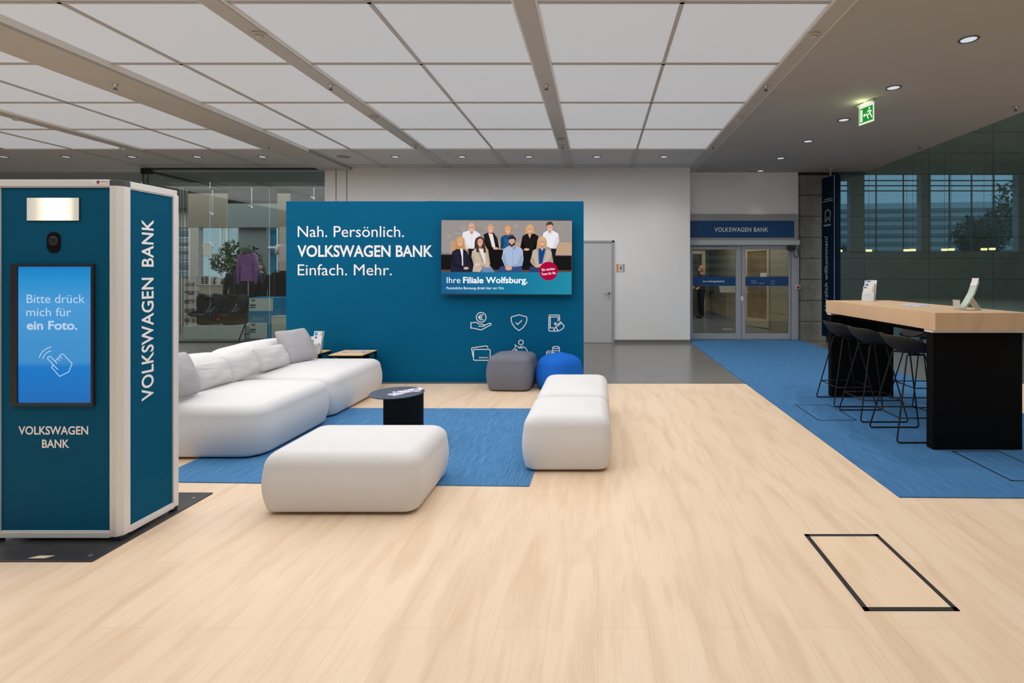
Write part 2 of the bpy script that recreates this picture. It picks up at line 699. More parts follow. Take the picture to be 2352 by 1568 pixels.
M_floor = wood_mat('oak floor', (0.85, 0.67, 0.495), (0.815, 0.63, 0.455), (0.63, 0.42, 0.26), joint=(0.64, 0.47, 0.32), joint_w=0.0008, grain=0.95)
M_table_wood = wood_mat('oak table', (0.66, 0.455, 0.285), (0.64, 0.44, 0.275), (0.53, 0.34, 0.19), plank=(9, 9), joint_w=0.0, rough=0.5)
M_side_wood = wood_mat('pale oak veneer', (0.90, 0.62, 0.32), (0.88, 0.60, 0.31), (0.78, 0.48, 0.22), plank=(9, 9), joint_w=0.0)
M_tile = panel_mat('grey stone tiles', (0.175, 0.172, 0.165), (0.145, 0.142, 0.138), 0.9, 0.9, 0.25, 6.58, 0.22, joint=0.002, speck=False, flat=True, jc=(0.1, 0.1, 0.1), spec=0.6)
M_carpet = carpet_mat('blue carpet', lin(48, 95, 142), lin(82, 132, 178))
M_rug = carpet_mat('blue woven carpet', lin(52, 102, 150), lin(94, 145, 190))
M_conc = panel_mat('concrete cladding', (0.27, 0.27, 0.24), (0.165, 0.167, 0.15), 1.38, 0.45, 5.696 + 11.0, 1.745, 0.7)
M_conc_in = panel_mat('pale concrete', (0.33, 0.31, 0.245), (0.28, 0.265, 0.21), 2.2, 0.9, 0.3, 0.45, 0.8, joint=0.008, speck=False, jc=(0.12, 0.1, 0.07))
M_white = mat('white wall paint', (0.80, 0.80, 0.81), 0.85, nz=(1.5, 0.02))
M_ceil = mat('grey ceiling paint', (0.40, 0.385, 0.36), 0.9, nz=(1.0, 0.03))
M_soffit = mat('soffit metal panels', (0.52, 0.525, 0.52), 0.55, nz=(1.2, 0.05))
M_rail = mat('champagne painted aluminium', (0.47, 0.445, 0.41), 0.5, nz=(2, 0.03))
M_lip = mat('pale aluminium lip', (0.80, 0.76, 0.70), 0.45)
M_panel = mat('backlit diffuser', (0.25, 0.25, 0.25), 0.6, emit=(0.40, 0.40, 0.41), es=0.85)
M_teal = mat('petrol blue board', lin(2, 95, 136), 0.7, nz=(0.8, 0.03), spec=0.08)
M_kteal = mat('petrol blue kiosk panel', lin(13, 86, 120), 0.55, nz=(3, 0.03), spec=0.05)
M_signblue = mat('dark blue sign', lin(0, 66, 120), 0.3)
M_pylon = mat('dark petrol enamel', lin(2, 30, 50), 0.5, spec=0.1)
M_white_ink = mat('white lettering', (0.93, 0.94, 0.96), 0.6)
M_grey_ink = mat('pale grey lettering', (0.55, 0.60, 0.63), 0.6)
M_alu = mat('anodised aluminium', (0.78, 0.775, 0.77), 0.45, metal=0.12)
M_alu_dark = mat('grey aluminium frame', (0.36, 0.365, 0.40), 0.5, metal=0.1, nz=(2, 0.03))
M_steel = mat('brushed steel', (0.6, 0.6, 0.6), 0.3, metal=1)
M_black = mat('black', (0.012, 0.012, 0.013), 0.5)
M_blackm = mat('black powder coat', (0.006, 0.007, 0.009), 0.7, spec=0.1)
M_blackwood = mat('black laminate', (0.004, 0.004, 0.0045), 0.7, spec=0.08)
M_plate = mat('dark steel plate', (0.028, 0.028, 0.032), 0.42, nz=(6, 0.2))
M_fabric = mat('white woven upholstery', (0.725, 0.72, 0.725), 0.95, bump=(260, 0.12), sheen=0.15, spec=0.2)
M_pil_w = mat('white linen', (0.60, 0.595, 0.60), 0.95, bump=(220, 0.15), spec=0.2)
M_pil_g = mat('light grey linen', (0.42, 0.41, 0.43), 0.95, bump=(220, 0.15), spec=0.2)
M_pouf_g = mat('slate grey fabric', lin(118, 120, 132), 0.95, bump=(260, 0.12), spec=0.2)
M_pouf_b = mat('bright blue fabric', lin(24, 104, 205), 0.9, bump=(260, 0.12), spec=0.2)
M_tabletop = mat('slate blue lacquer', lin(66, 76, 92), 0.5)
M_shell = mat('black stool shell', (0.017, 0.0155, 0.0145), 0.55, spec=0.3)
M_wire = mat('black wire', (0.007, 0.007, 0.007), 0.5, spec=0.3)
M_shadowgap = mat('shadow gap', (0.02, 0.02, 0.02), 0.9)  # near-black colour stands for the shade in gaps and under the seats
M_skirt = mat('grey skirting', (0.16, 0.16, 0.155), 0.45)
M_doorgrey = mat('light grey door', (0.52, 0.525, 0.54), 0.55)
M_doorframe = mat('mid grey door frame', (0.36, 0.365, 0.38), 0.5)
M_glass = glass('shop glass', (0.84, 0.89, 0.88), 0.022)
M_doorglass = glass('door glass', (0.86, 0.87, 0.83), 0.03)
M_wallglass = glass('coated glass screen', (0.80, 0.86, 0.87), 0.19, gloss_tint=(0.55, 0.86, 1.0))
M_clear = glass('clear acrylic', (0.93, 0.96, 0.96), 0.10, milk=0.28)
M_paper = mat('white paper', (0.80, 0.80, 0.80), 0.7)

# ------------------------------------------------------------------ the setting
def struct(name, mb, m, label, cat, **k):
    o = mb.build(name, m, None, **k)
    return tag(o, label, cat, None, 'structure')

SPLIT = 6.58
b = MB(); b.box(-13.2, 27, -8.2, SPLIT, -0.1, 0)
struct('floor', b, M_floor, 'pale oak plank floor covering the front of the hall', 'floor')
b = MB(); b.box(-23, 27, SPLIT, 21, -0.1, 0)
struct('floor_rear', b, M_tile, 'grey glossy tile floor behind the oak planks', 'floor')
b = MB(); b.box(-23, 1.881, 8.963, 10.99, CEIL, CEIL + 0.2)
struct('ceiling_rear', b, M_soffit, 'grey panelled soffit between light panels and white wall', 'ceiling')
b = MB(); b.box(2.05, 5.71, -8.2, 11.0, CEIL, CEIL + 0.25).box(1.881, 2.05, 8.963, 11.0, CEIL, CEIL + 0.25)
struct('ceiling_right', b, M_ceil, 'plain grey-brown ceiling on the right, carrying small downlights', 'ceiling')
b = MB(); b.box(-13.2, 2.05, -8.2, 8.963, CEIL + 0.1, CEIL + 0.25)
struct('ceiling', b, M_soffit, 'ceiling slab above the backlit panels', 'ceiling')
b = MB(); b.box(-23, -5.2, 10.99, 18, CEIL, CEIL + 0.2)
struct('ceiling_shop', b, mat('shop ceiling', (0.30, 0.31, 0.30), 0.8), 'grey ceiling inside the glazed shop', 'ceiling')

# luminous ceiling: bays (in units of the height above the eye) and rows
C0 = CEIL - H
bays = [(0.31, 0.855), (-0.222, 0.31), (-0.843, -0.317), (-1.36, -0.843), (-1.985, -1.457), (-2.31, -1.985),
        (-3.10, -2.60), (-3.635, -3.10), (-4.21, -3.73), (-4.74, -4.21)]
rows = [8.963 - 1.2075 * k for k in range(6)]
RN = ['back row beside the soffit', 'second row from the soffit', 'third row from the soffit', 'fourth row from the soffit', 'front row at the top edge']
BN = ['first', 'second', 'third', 'fourth', 'fifth', 'sixth', 'seventh', 'eighth', 'ninth', 'tenth']
for bi, (u0, u1) in enumerate(bays):
    for ri in range(5):
        y1, y0 = rows[ri], rows[ri + 1]
        if bi >= 7 and ri >= 3 or bi == 6 and ri == 4 or bi == 9 and ri >= 1 or bi == 8 and ri >= 2:
            continue            # outside the frame
        b = MB(); b.box(u0 * C0 + 0.004, u1 * C0 - 0.004, y0 + 0.004, y1 - 0.004, CEIL + 0.012, CEIL + 0.03)
        o = b.build('ceiling_light_panel', M_panel)
        tag(o, 'frosted ceiling light panel, %s, %s bay from the right edge rail' % (RN[ri], BN[bi]), 'light panel', 'backlit ceiling panels')
b = MB()
for bi, (u0, u1) in enumerate(bays):
    for ri in range(5):
        if bi >= 7 and ri >= 3 or bi == 6 and ri == 4 or bi == 9 and ri >= 1 or bi == 8 and ri >= 2:
            b.box(u0 * C0 + 0.004, u1 * C0 - 0.004, rows[ri + 1] + 0.004, rows[ri] - 0.004, CEIL + 0.012, CEIL + 0.03)
    b.box(u0 * C0 + 0.004, u1 * C0 - 0.004, 0.51, rows[5] - 0.004, CEIL + 0.012, CEIL + 0.03)
struct('ceiling_luminous', b, M_panel, 'remaining backlit ceiling panels overhead, before and beside the view', 'ceiling')
# thin bars between the panels
def bar(mb, x0, x1, y0, y1):
    mb.box(x0, x1, y0, y1, CEIL - 0.003, CEIL + 0.03)
n_trim = [0]
def trim(mb, m, label, name='trim', **k):
    n_trim[0] += 1
    return struct('%s_%d' % (name, n_trim[0]), mb, m, label, 'ceiling trim', **k)
for ri, y in enumerate(rows):
    b = MB(); bar(b, -4.74 * C0, 0.855 * C0, y - 0.014, y + 0.014)
    trim(b, M_lip if ri == 0 else M_rail, 'thin cross bar between ceiling light panels, %s' % ['along the soffit', 'one row out from the soffit', 'two rows out', 'three rows out', 'four rows out', 'five rows out'][ri])
for u, w in ((0.31, 'right of the central rail'), (-0.843, 'left of the central rail'), (-1.985, 'next to the wide rail'), (-3.10, 'left of the wide rail'), (-4.21, 'at the far left')):
    b = MB(); bar(b, u * C0 - 0.017, u * C0 + 0.017, -2, rows[0])
    trim(b, M_rail, 'thin lengthwise bar between ceiling light panels, %s' % w)
rails = [(0.855, 0.94, 'along the right edge of the light panels'), (-0.317, -0.222, 'central, running to the soffit above the screen'),
         (-1.457, -1.36, 'second from the right edge, left of centre'), (-2.60, -2.31, 'widest, above the seating'), (-3.73, -3.635, 'at the far left')]
for i, (u0, u1, w) in enumerate(rails):
    x0, x1 = u0 * C0, u1 * C0
    drop = 0.075 if i == 3 else 0.028
    b = MB(); b.box(x0 + 0.02, x1 - 0.02, -2, 8.963, CEIL - drop, CEIL + 0.06)
    r_ = trim(b, M_rail, 'grey ceiling rail, %s' % w, bevel=0.003)
    for s, xa in ((-1, x0), (1, x1)):
        b = MB(); b.box(min(xa, xa - s * 0.02), max(xa, xa - s * 0.02), -2, 8.963, CEIL - drop * 0.6, CEIL + 0.04)
        b.build('lip', M_lip, r_)
    b = MB(); b.box(x0, x1, 8.98, 10.9 if i < 3 else 10.5, CEIL - 0.004 - (0.05 if i == 3 else 0), CEIL + 0.01)
    trim(b, mat('pale soffit strip', (0.42, 0.42, 0.41), 0.5), 'pale strip across the soffit, continuing the %s rail' % ['right edge', 'central', 'left of centre', 'widest', 'far left'][i])
for u in (0.31, -0.843, -1.985, -3.10, -4.21):
    b = MB(); b.box(u * C0 - 0.06, u * C0 + 0.06, 8.98, 10.5, CEIL - 0.003, CEIL + 0.01)
    trim(b, mat('pale soffit strip', (0.42, 0.42, 0.41), 0.5), 'narrow pale strip across the soffit')
b = MB(); b.box(-9.4, 1.875, 10.22, 10.235, CEIL - 0.003, CEIL + 0.01)
trim(b, M_skirt, 'fine joint line along the soffit near the white wall')

# walls
b = MB()
b.box(-5.14, 1.881, 10.52, 10.99, 0, CEIL).box(-5.36, -5.16, 10.52, 10.99, 0, CEIL).box(-5.60, -5.38, 10.52, 10.99, 0, CEIL).box(-5.6, -5.1, 10.6, 10.98, 0, CEIL)
struct('wall_rear', b, M_white, 'smooth white wall behind the blue partition', 'wall')
b = MB(); b.box(-5.385, -5.135, 10.56, 10.598, 0, CEIL)
struct('trim_groove', b, M_shadowgap, 'dark vertical grooves at the left end of the white wall', 'trim')
b = MB(); b.box(px(1411, 10.5), 1.886, 10.505, 10.52, 0, 0.064).box(-5.6, -0.65, 10.505, 10.52, 0, 0.064)
struct('baseboard_rear', b, M_skirt, 'dark grey skirting under the white wall', 'skirting')
# wall with the entrance, set back half a metre
EY = 11.0
ex0, ex1 = 1.881, px(1833, EY)
b = MB(); b.box(ex0, ex1, EY, EY + 0.12, pz(492, EY), CEIL + 0.01).box(ex1 - 0.07, ex1, EY, EY + 0.12, 0, pz(492, EY))
struct('wall_entrance', b, M_white, 'pale grey wall above the glazed entrance doors', 'wall')
b = MB(); b.box(ex1, 27, EY, EY + 0.3, 0, 8)
struct('wall_concrete', b, M_conc, 'dark speckled concrete wall with slab joints on the right', 'wall')
b = MB(); b.box(ex1 + 0.002, px(1990, EY), EY - 0.012, EY + 0.0, pz(402, EY) - 0.004, CEIL)  # strip coloured dark for the shade in the gap below the ceiling
struct('trim_shadow', b, M_shadowgap, 'dark strip standing for the shaded gap between concrete wall and ceiling', 'trim')
GX0 = px(1925, 10.93)
b = MB(); b.box(GX0, 14.5, 10.925, 10.94, 0.0, 7.9)
struct('window_1', b, M_wallglass, 'tall glass screen standing before the concrete wall, mirroring windows opposite', 'glass screen')
# atrium beyond the ceiling edge, and the hall's unseen sides
M_hall = mat('hall wall paint', (0.46, 0.46, 0.46), 0.9)
b = MB(); b.box(5.71, 27, -8.2, 11.3, 8, 8.2).box(5.71, 5.95, -8.2, 11.0, CEIL + 0.25, 8)
struct('ceiling_atrium', b, mat('warm-lit roof tint', (0.52, 0.42, 0.28), 0.9), 'high roof over the void beside the lower ceiling', 'ceiling')  # tan colour stands for warm light on the unseen roof, for its reflection
b = MB(); b.box(27, 27.2, -8.2, 11.3, 0, 8.2)
struct('wall_right', b, M_hall, 'side wall of the hall on the right', 'wall')
b = MB(); b.box(-13.4, -13.2, -8.2, 10.5, 0, CEIL + 0.2).box(-23.2, -23, 10.5, 18, 0, CEIL + 0.2).box(-23, -13.2, 10.4, 10.5, 0, CEIL + 0.2)
struct('wall_left', b, M_hall, 'side wall of the hall on the left', 'wall')
# glazed front opposite the glass screen (seen as its reflection)
FY = -8.2
b = MB()
b.box(-13.4, 12.4, FY - 0.2, FY, 2.7, 8.2).box(-13.4, -9, FY - 0.2, FY, 0, 2.7).box(-9, 12.4, FY - 0.2, FY, 0, 0.3)
for x in (-6, -3, 0, 3, 6, 9, 12):
    b.box(x - 0.08, x + 0.4 * (x == 12) + 0.08, FY - 0.2, FY, 0.3, 2.7)
b.box(12.4, 27.2, FY - 0.2, FY, 0, 2.75)
b.box(12.4, 27.2, FY - 0.2, FY, 7.25, 8.2)
for x0, x1 in ((12.4, 13.0), (14.65, 15.45), (18.75, 19.3), (24.4, 24.9)):
    b.box(x0, x1, FY - 0.2, FY + 0.25, 2.75, 7.25)
struct('wall_front', b, M_hall, 'glazed street front of the hall, mirrored in the glass screen', 'wall')
b = MB()
for x in (13.8, 16.3, 17.9, 20.6, 21.9, 23.2):
    b.box(x - 0.025, x + 0.025, FY - 0.12, FY - 0.04, 2.75, 7.25)
for z in (6.9, 6.6, 6.3):
    b.box(12.4, 27, FY - 0.12, FY - 0.04, z - 0.03, z + 0.03)
struct('window_frame', b, mat('dark window bars', (0.13, 0.14, 0.15), 0.5), 'slim dark bars of the street front windows', 'window frame')
# street outside that front
b = MB(); b.box(-60, 90, -80, FY - 0.25, -0.3, -0.02)
struct('street', b, mat('paving outside', (0.25, 0.25, 0.25), 0.9), 'grey paving outside the hall front', 'street')
M_louv = mat('pale louvres', (0.74, 0.78, 0.78), 0.7)
t = thing('office_building', 'pale louvred building outside, mirrored in the glass screen', 'building', (36, -34, 0), radians(6))
b = MB(); b.box(-26, 26, -8, 0, 0, 9.2)
b.build('wall', M_louv, t, local=True)
for k in range(9):
    b = MB(); b.box(-26, 26, 0.02, 0.25, 1.0 + k * 0.9, 1.35 + k * 0.9)
    b.build('louvre', mat('grey louvre', (0.30, 0.33, 0.34), 0.6), t, local=True)

def leaf_cloud(mb, c, r, n, size, rng, squash=(1, 1, 1)):
    for _ in range(n):
        d = Vector((rng.gauss(0, 1), rng.gauss(0, 1), rng.gauss(0, 1))).normalized()
        p = Vector(c) + Vector([d[a] * r * squash[a] * rng.random() ** 0.4 for a in range(3)])
        u = Vector((rng.gauss(0, 1), rng.gauss(0, 1), rng.gauss(0, 1))).normalized()
        w = u.cross(d)
        w = w.normalized() if w.length > 0.01 else Vector((0, 0, 1))
        s = size * rng.uniform(0.6, 1.3)
        mb.add([p - u * s, p + w * s * 0.42, p + u * s, p - w * s * 0.42], [(0, 1, 2, 3)])

M_leafdark = mat('dark leaves', (0.06, 0.085, 0.06), 0.7, nz=(3, 0.4))
M_bark = mat('bark', (0.05, 0.04, 0.03), 0.9)
rng = random.Random(3)
for k, (x, y, z, r, lab) in enumerate(((28.6, -16, 4.6, 2.4, 'dark leafy tree mirrored at the right edge of the glass screen'),
                                       (34.6, -19, 6.4, 3.0, 'tallest dark tree mirrored in the glass screen'), (18.4, -17, 2.9, 1.5, 'small dark tree mirrored beside the tall sign pylon'))):
    t = thing('street_tree', lab, 'tree', (x, y, 0), 0, 'trees outside')
    b = MB(); b.tube([(0, 0, 0), (0.1, 0, z * 0.5), (0, 0.1, z)], [0.2, 0.15, 0.06]); b.build('trunk', M_bark, t, local=True)
    b = MB()
    for q in range(7):
        leaf_cloud(b, (rng.uniform(-1, 1) * r * .6, rng.uniform(-1, 1) * r * .6, z + rng.uniform(-.5, .5) * r), r * 0.6, 260, 0.22, rng)
    b.build('crown', M_leafdark, t, local=True)

# small warm lamps hanging at the rear of the hall (mirrored in the glass)
M_warm = emat('warm lamp', (1.0, 0.58, 0.22), 6.0)
for k, xm in enumerate((1929, 1997, 2084, 2098, 2171, 2187, 2262, 2281)):
    X = (xm - CX) / F * 27.8
    t = thing('pendant_lamp', 'small warm pendant lamp mirrored in the glass screen, %s from the pylon' % BN[k], 'lamp', (X, -6.0, 2.62 + 0.014 * k), 0, 'mirrored pendant lamps')
    b = MB(); b.box(-0.15, 0.15, -0.05, 0.05, 0, 0.12); b.build('diffuser', M_warm, t, local=True, bevel=0.01)
    b = MB(); b.tube([(0, 0, 0.12), (0, 0, 5.36 - 0.014 * k)], 0.008); b.build('cable', M_black, t, local=True)

# ------------------------------------------------------------------ ceiling fittings
M_spotlens = emat('downlight lens', lin(212, 218, 226), 1.0)
M_ring = mat('downlight ring', (0.16, 0.16, 0.165), 0.35, metal=0.6)
proto_dl = None
def downlight(x, y, label, group, watts, r=0.062, color=(1, 0.97, 0.92)):
    t = thing('downlight', label, 'downlight', (x, y, CEIL), 0, group)
    b = MB(); b.lathe([(r * 1.0, 0.004), (r * 1.28, 0.0), (r * 1.28, -0.006), (r * 1.02, -0.008), (r * 0.98, 0.003)], 28)
    b.build('ring', M_ring, t, local=True, smooth=True)
    b = MB(); b.lathe([(r, -0.003), (r * 0.6, -0.0045), (0.0, -0.005)], 28)
    b.build('lens', M_spotlens, t, local=True, smooth=True)
    if watts:
        l = bpy.data.lights.new('downlight_beam', 'SPOT')
        l.energy = watts
        l.spot_size = radians(130)
        l.spot_blend = 1.0
        l.shadow_soft_size = 0.05
        l.color = color
        o = bpy.data.objects.new('downlight_beam', l)
        col.objects.link(o)
        o.parent = t
        o.location = (0, 0, -0.03)
    return t
for k, xx in enumerate((1525, 1371, 1215, 1061, 908)):
    downlight(px(xx, 9.53), 9.53, 'small recessed downlight in the soffit over the white wall, %s from its right end' % BN[k], 'soffit downlights', 26)
for k, xx in enumerate((603, 453, 303, 152, 8)):
    downlight(px(xx, 9.53), 9.53, 'small recessed downlight in the soffit before the shop, %s from the wide rail' % BN[k], 'soffit downlights', 14)
for k, (xx, yy, lab) in enumerate(((2225, 90, 'largest recessed downlight in the grey-brown ceiling, nearest the camera'), (2052, 201, 'recessed downlight in the right ceiling, next beyond the largest one'),
                                   (1938, 275, 'recessed downlight beside the green exit sign'), (1856, 324, 'recessed downlight just beyond the exit sign'),
                                   (1793, 363, 'recessed downlight in the right ceiling, second from the entrance'), (1745, 393, 'recessed downlight in the right ceiling, nearest the entrance'))):
    d = (CEIL - H) * F / (CY - yy)
    downlight(px(xx, d), min(d, 10.82), lab, 'right ceiling downlights', 48 if k < 4 else (14 if k == 4 else 0), r=0.066)
for k, d in enumerate((3.54, 2.31, 1.08)):
    downlight(3.45, d, 'recessed downlight in the right ceiling, %s one before the row in view' % BN[k], 'right ceiling downlights', 16, r=0.066)
# light that makes the scallop over the entrance sign
l = bpy.data.lights.new('entrance_beam', 'SPOT')
l.energy, l.spot_size, l.spot_blend, l.shadow_soft_size, l.color = 4.5, radians(52), 0.5, 0.02, (1, 0.97, 0.93)
o = bpy.data.objects.new('entrance_beam', l); col.objects.link(o); o.location = (px(1737, EY), EY - 0.30, CEIL - 0.02)

def sprinkler(x, y, z, label):
    t = thing('sprinkler', label, 'sprinkler', (x, y, z), 0, 'ceiling sprinklers')
    b = MB(); b.lathe([(0.012, 0.0), (0.028, -0.002), (0.026, -0.008), (0.010, -0.012), (0.009, -0.035), (0.0, -0.035)], 14)
    b.build('body', M_steel, t, local=True, smooth=True)
    b = MB(); b.lathe([(0.0, -0.052), (0.021, -0.052), (0.021, -0.055), (0, -0.055)], 14)
    for s in (-1, 1):
        b.tube([(s * 0.008, 0, -0.03), (s * 0.013, 0, -0.042), (s * 0.004, 0, -0.053)], 0.003, 6)
    b.build('deflector', M_black, t, local=True)
sp_pos = [(265, 200, 'wide rail'), (760, 201, 'rail left of the central one'), (1255, 201, 'central rail'), (1757, 203, 'right edge rail')]
for xx, yy, w in sp_pos:
    z = CEIL - (0.075 if 'wide' in w else 0.028)
    d = (z - 0.03 - H) * F / (CY - yy)
    X = px(xx, d)
    for u0, u1, _w in rails:                       # sit on the rail it hangs from
        if u0 * C0 - 0.12 < X < u1 * C0 + 0.12:
            X = max(u0 * C0 + 0.05, min(u1 * C0 - 0.05, X))
    sprinkler(X, d, z, 'small sprinkler head under the %s, near its middle' % w)
for xx, yy, w in ((287, 338, 'far left rail'), (618, 336, 'wide rail'), (955, 337, 'rail left of the central one'), (1292, 338, 'central rail'), (1634, 338, 'right edge rail')):
    z = CEIL - (0.075 if 'wide' in w else 0.028)
    d = min(8.9, (z - 0.03 - H) * F / (CY - yy))
    X = px(xx, d)
    for u0, u1, _w in rails:
        if u0 * C0 - 0.12 < X < u1 * C0 + 0.12:
            X = max(u0 * C0 + 0.05, min(u1 * C0 - 0.05, X))
    sprinkler(X, d, z, 'small sprinkler head under the %s, at its soffit end' % w)
for xx, yy, w in ((2333, 250, 'topmost and nearest'), (2113, 338, 'above the first tall slab joint'), (1978, 391, 'above the start of the concrete joints'), (1723, 395, 'over the entrance sign')):
    d = min(10.7, (CEIL - 0.03 - H) * F / (CY - yy))
    sprinkler(px(xx, d), d, CEIL, 'small dark sprinkler head in the grey-brown ceiling, %s' % w)
M_det = mat('detector plastic', (0.50, 0.47, 0.42), 0.5)
def detector(xx, yy, label, r=0.055):
    z = CEIL - 0.028
    d = (z - 0.02 - H) * F / (CY - yy)
    X = px(xx, d)
    for u0, u1, _w in rails:
        if u0 * C0 - 0.15 < X < u1 * C0 + 0.15:
            X = max(u0 * C0 + r + 0.012, min(u1 * C0 - r - 0.012, X))
    t = thing('smoke_detector', label, 'smoke detector', (X, d, z), 0, 'smoke detectors')
    b = MB(); b.lathe([(r, 0.0), (r, -0.012), (r * 0.92, -0.016), (r * 0.7, -0.017)], 24); b.build('base', M_det, t, local=True, smooth=True)
    b = MB(); b.lathe([(r * 0.68, -0.014), (r * 0.66, -0.032), (r * 0.45, -0.042), (0, -0.044)], 24); b.build('head', M_det, t, local=True, smooth=True)
detector(597, 82, 'round smoke detector under the rail left of the central one, nearer the camera')
detector(858, 271, 'round smoke detector under the rail left of the central one, farther back')
detector(1288, 322, 'round smoke detector under the central rail near the soffit')
detector(1862, 84, 'round smoke detector under the right edge rail, nearer the camera')
detector(1690, 274, 'round smoke detector under the right edge rail, farther back')
detector(46, 273, 'round smoke detector under the far left rail')
t = thing('ceiling_speaker', 'flat round loudspeaker cover in the soffit beside the wide rail', 'speaker', (px(789, 9.53), 9.53, CEIL))
b = MB(); b.lathe([(0.12, 0), (0.12, -0.004), (0.112, -0.006), (0, -0.006)], 28); b.build('grille', mat('speaker cover', (0.24, 0.24, 0.235), 0.6), t, local=True)

# exit sign
M_green = emat('exit green', lin(28, 150, 50), 0.95)
M_exitw = emat('exit white', lin(228, 240, 215), 1.0)
pa, pb_ = Vector((3.354, 6.607, 0)), Vector((3.423, 6.39, 0))
ux = (pb_ - pa).normalized()
t = thing('exit_sign', 'green illuminated exit sign with running man, hanging from the ceiling', 'exit sign', (3.3885, 6.4985, 3.31))
ME = plane_m((3.3885, 6.4985, 3.31), ux, (0, 0, 1))
b = MB(); b.boxm(ME, -0.118, 0.118, 0, 0.235, -0.009, -0.001); b.build('panel', M_exitw, t, bevel=0.002)
b = MB(); b.prism([(-0.106, 0.022), (0.106, 0.022), (0.106, 0.205), (-0.106, 0.205)], ME, 0.0005); b.build('green_field', M_green, t)
b = MB(); ME2 = ME @ Matrix.Translation((0, 0, 0.0012))
def pl(pts): b.prism(pts, ME2, 0.0004)
pl([(-0.095, 0.035), (-0.055, 0.035), (-0.055, 0.19), (-0.095, 0.19)])
pl([(-0.048, 0.108), (-0.02, 0.135), (-0.02, 0.118), (0.02, 0.118), (0.02, 0.098), (-0.02, 0.098), (-0.02, 0.08)])
pl(ell(0.052, 0.178, 0.014, 0.014, 14))
pl([(0.038, 0.16), (0.066, 0.155), (0.074, 0.105), (0.052, 0.1)])
pl([(0.052, 0.108), (0.030, 0.085), (0.046, 0.05), (0.034, 0.044), (0.010, 0.088), (0.036, 0.118)])
pl([(0.074, 0.108), (0.088, 0.078), (0.100, 0.052), (0.088, 0.046), (0.072, 0.074), (0.056, 0.100)])
pl([(0.04, 0.16), (0.012, 0.142), (0.014, 0.128), (0.044, 0.144)])
pl([(0.064, 0.155), (0.092, 0.135), (0.084, 0.124), (0.062, 0.14)])
b.build('pictogram', M_exitw, t)
b = MB(); b.boxm(ME, -0.13, 0.13, 0.235, 0.262, -0.03, 0.022); b.boxm(ME, -0.03, 0.03, 0.26, 0.275, -0.02, 0.012)
b.build('lamp_housing', mat('housing', (0.62, 0.62, 0.6), 0.5), t, bevel=0.004)
l = bpy.data.lights.new('exit_glow', 'POINT'); l.energy, l.color, l.shadow_soft_size = 1.2, (0.85, 1.0, 0.5), 0.06
o = bpy.data.objects.new('exit_glow', l); col.objects.link(o); o.parent = t; o.location = (-0.06, -0.02, 0.2)

# ------------------------------------------------------------------ blue partition wall with slogan, screen and icons
WY = 6.69
wx0, wx1, wz = px(657, WY), px(1340, WY), pz(462, WY)
part_wall = thing('partition_board', 'large petrol blue partition with white slogan, icons and a screen', 'partition', ((wx0 + wx1) / 2, WY + 0.06, 0))
b = MB(); b.box(wx0, wx1, WY, WY + 0.12, 0, wz); b.build('panel', M_teal, part_wall, bevel=0.003)
b = MB(); b.box(px(978, WY), px(1004, WY), WY + 0.04, WY + 0.08, wz, wz + 0.008)
b.build('cable_clip', M_black, part_wall)
def wtext(s, x0, x1, ybase, ytop, bold):
    text_part('lettering', s, facing(px(x0, WY), WY, pz(ybase, WY)), px(x1, WY) - px(x0, WY), (ybase - ytop) / F * WY, M_white_ink, part_wall, bold=bold)
wtext('Nah. Persönlich.', 684, 928, 544, 519, 0.0)
wtext('VOLKSWAGEN BANK', 683, 994, 589, 564, 0.022)
wtext('Einfach. Mehr.', 684, 900, 632, 607, 0.0)
KI = 0.14665
def ipt(c): return (px(1040 + KI * c[0], WY), pz(690 + KI * c[1], WY))
MW = plane_m((0, WY, 0), (1, 0, 0), (0, 0, 1))
LW = 0.0108
def icon(lines, dots=(), extra=None):
    b = MB()
    for k_, (pts, closed) in enumerate(lines):
        ribbon(b, [ipt(p) for p in pts], LW, MW, closed, 0.0012 + 0.00015 * k_)
    for c, r in dots:
        q = ipt(c)
        b.prism(ell(q[0], q[1], r, r, 14), MW @ Matrix.Translation((0, 0, 0.0005)), 0.001)
    return b.build('icon', M_white_ink, part_wall)
icon([(ell(445, 262, 76, 76, 28), True), (arc(452, 262, 40, 40, 50, 310, 14), False), ([(398, 252), (462, 252)], False), ([(398, 272), (458, 272)], False),
      ([(285, 348), (365, 340), (415, 368), (475, 370), (500, 388), (575, 355), (598, 358), (600, 378), (445, 460), (320, 432), (285, 430)], True), ([(402, 402), (484, 402), (500, 388)], False)])
icon([([(1038, 222), (1095, 240), (1150, 252), (1160, 270), (1160, 310), (1145, 360), (1100, 425), (1038, 470), (975, 425), (930, 360), (915, 310), (915, 270), (926, 252), (980, 240)], True),
      ([(984, 344), (1018, 375), (1084, 306)], False)])
icon([([(1652, 478), (1516, 478), (1503, 465), (1505, 240), (1518, 226), (1660, 226), (1673, 240), (1672, 318)], False), ([(1648, 328), (1650, 257), (1526, 257), (1525, 428), (1602, 428)], False),
      ([(1592, 360), (1606, 346), (1643, 378), (1690, 335), (1745, 398), (1730, 432), (1672, 472), (1642, 462), (1612, 415), (1632, 408)], True),
      ([(1643, 378), (1662, 398)], False), ([(1660, 362), (1678, 380)], False), ([(1676, 348), (1694, 366)], False)], [((1588, 452), 0.011)])
icon([([(338, 765), (572, 765), (586, 778), (584, 922), (572, 935), (338, 935), (325, 922), (326, 778)], True), ([(318, 880), (295, 752), (306, 740), (522, 708), (540, 716), (550, 742)], False)])
text_part('lettering', 'BankCard', facing(px(1101, WY), WY, pz(822.3, WY)), px(1121, WY) - px(1101, WY), 3.2 / F * WY, M_white_ink, part_wall, bold=0.02)
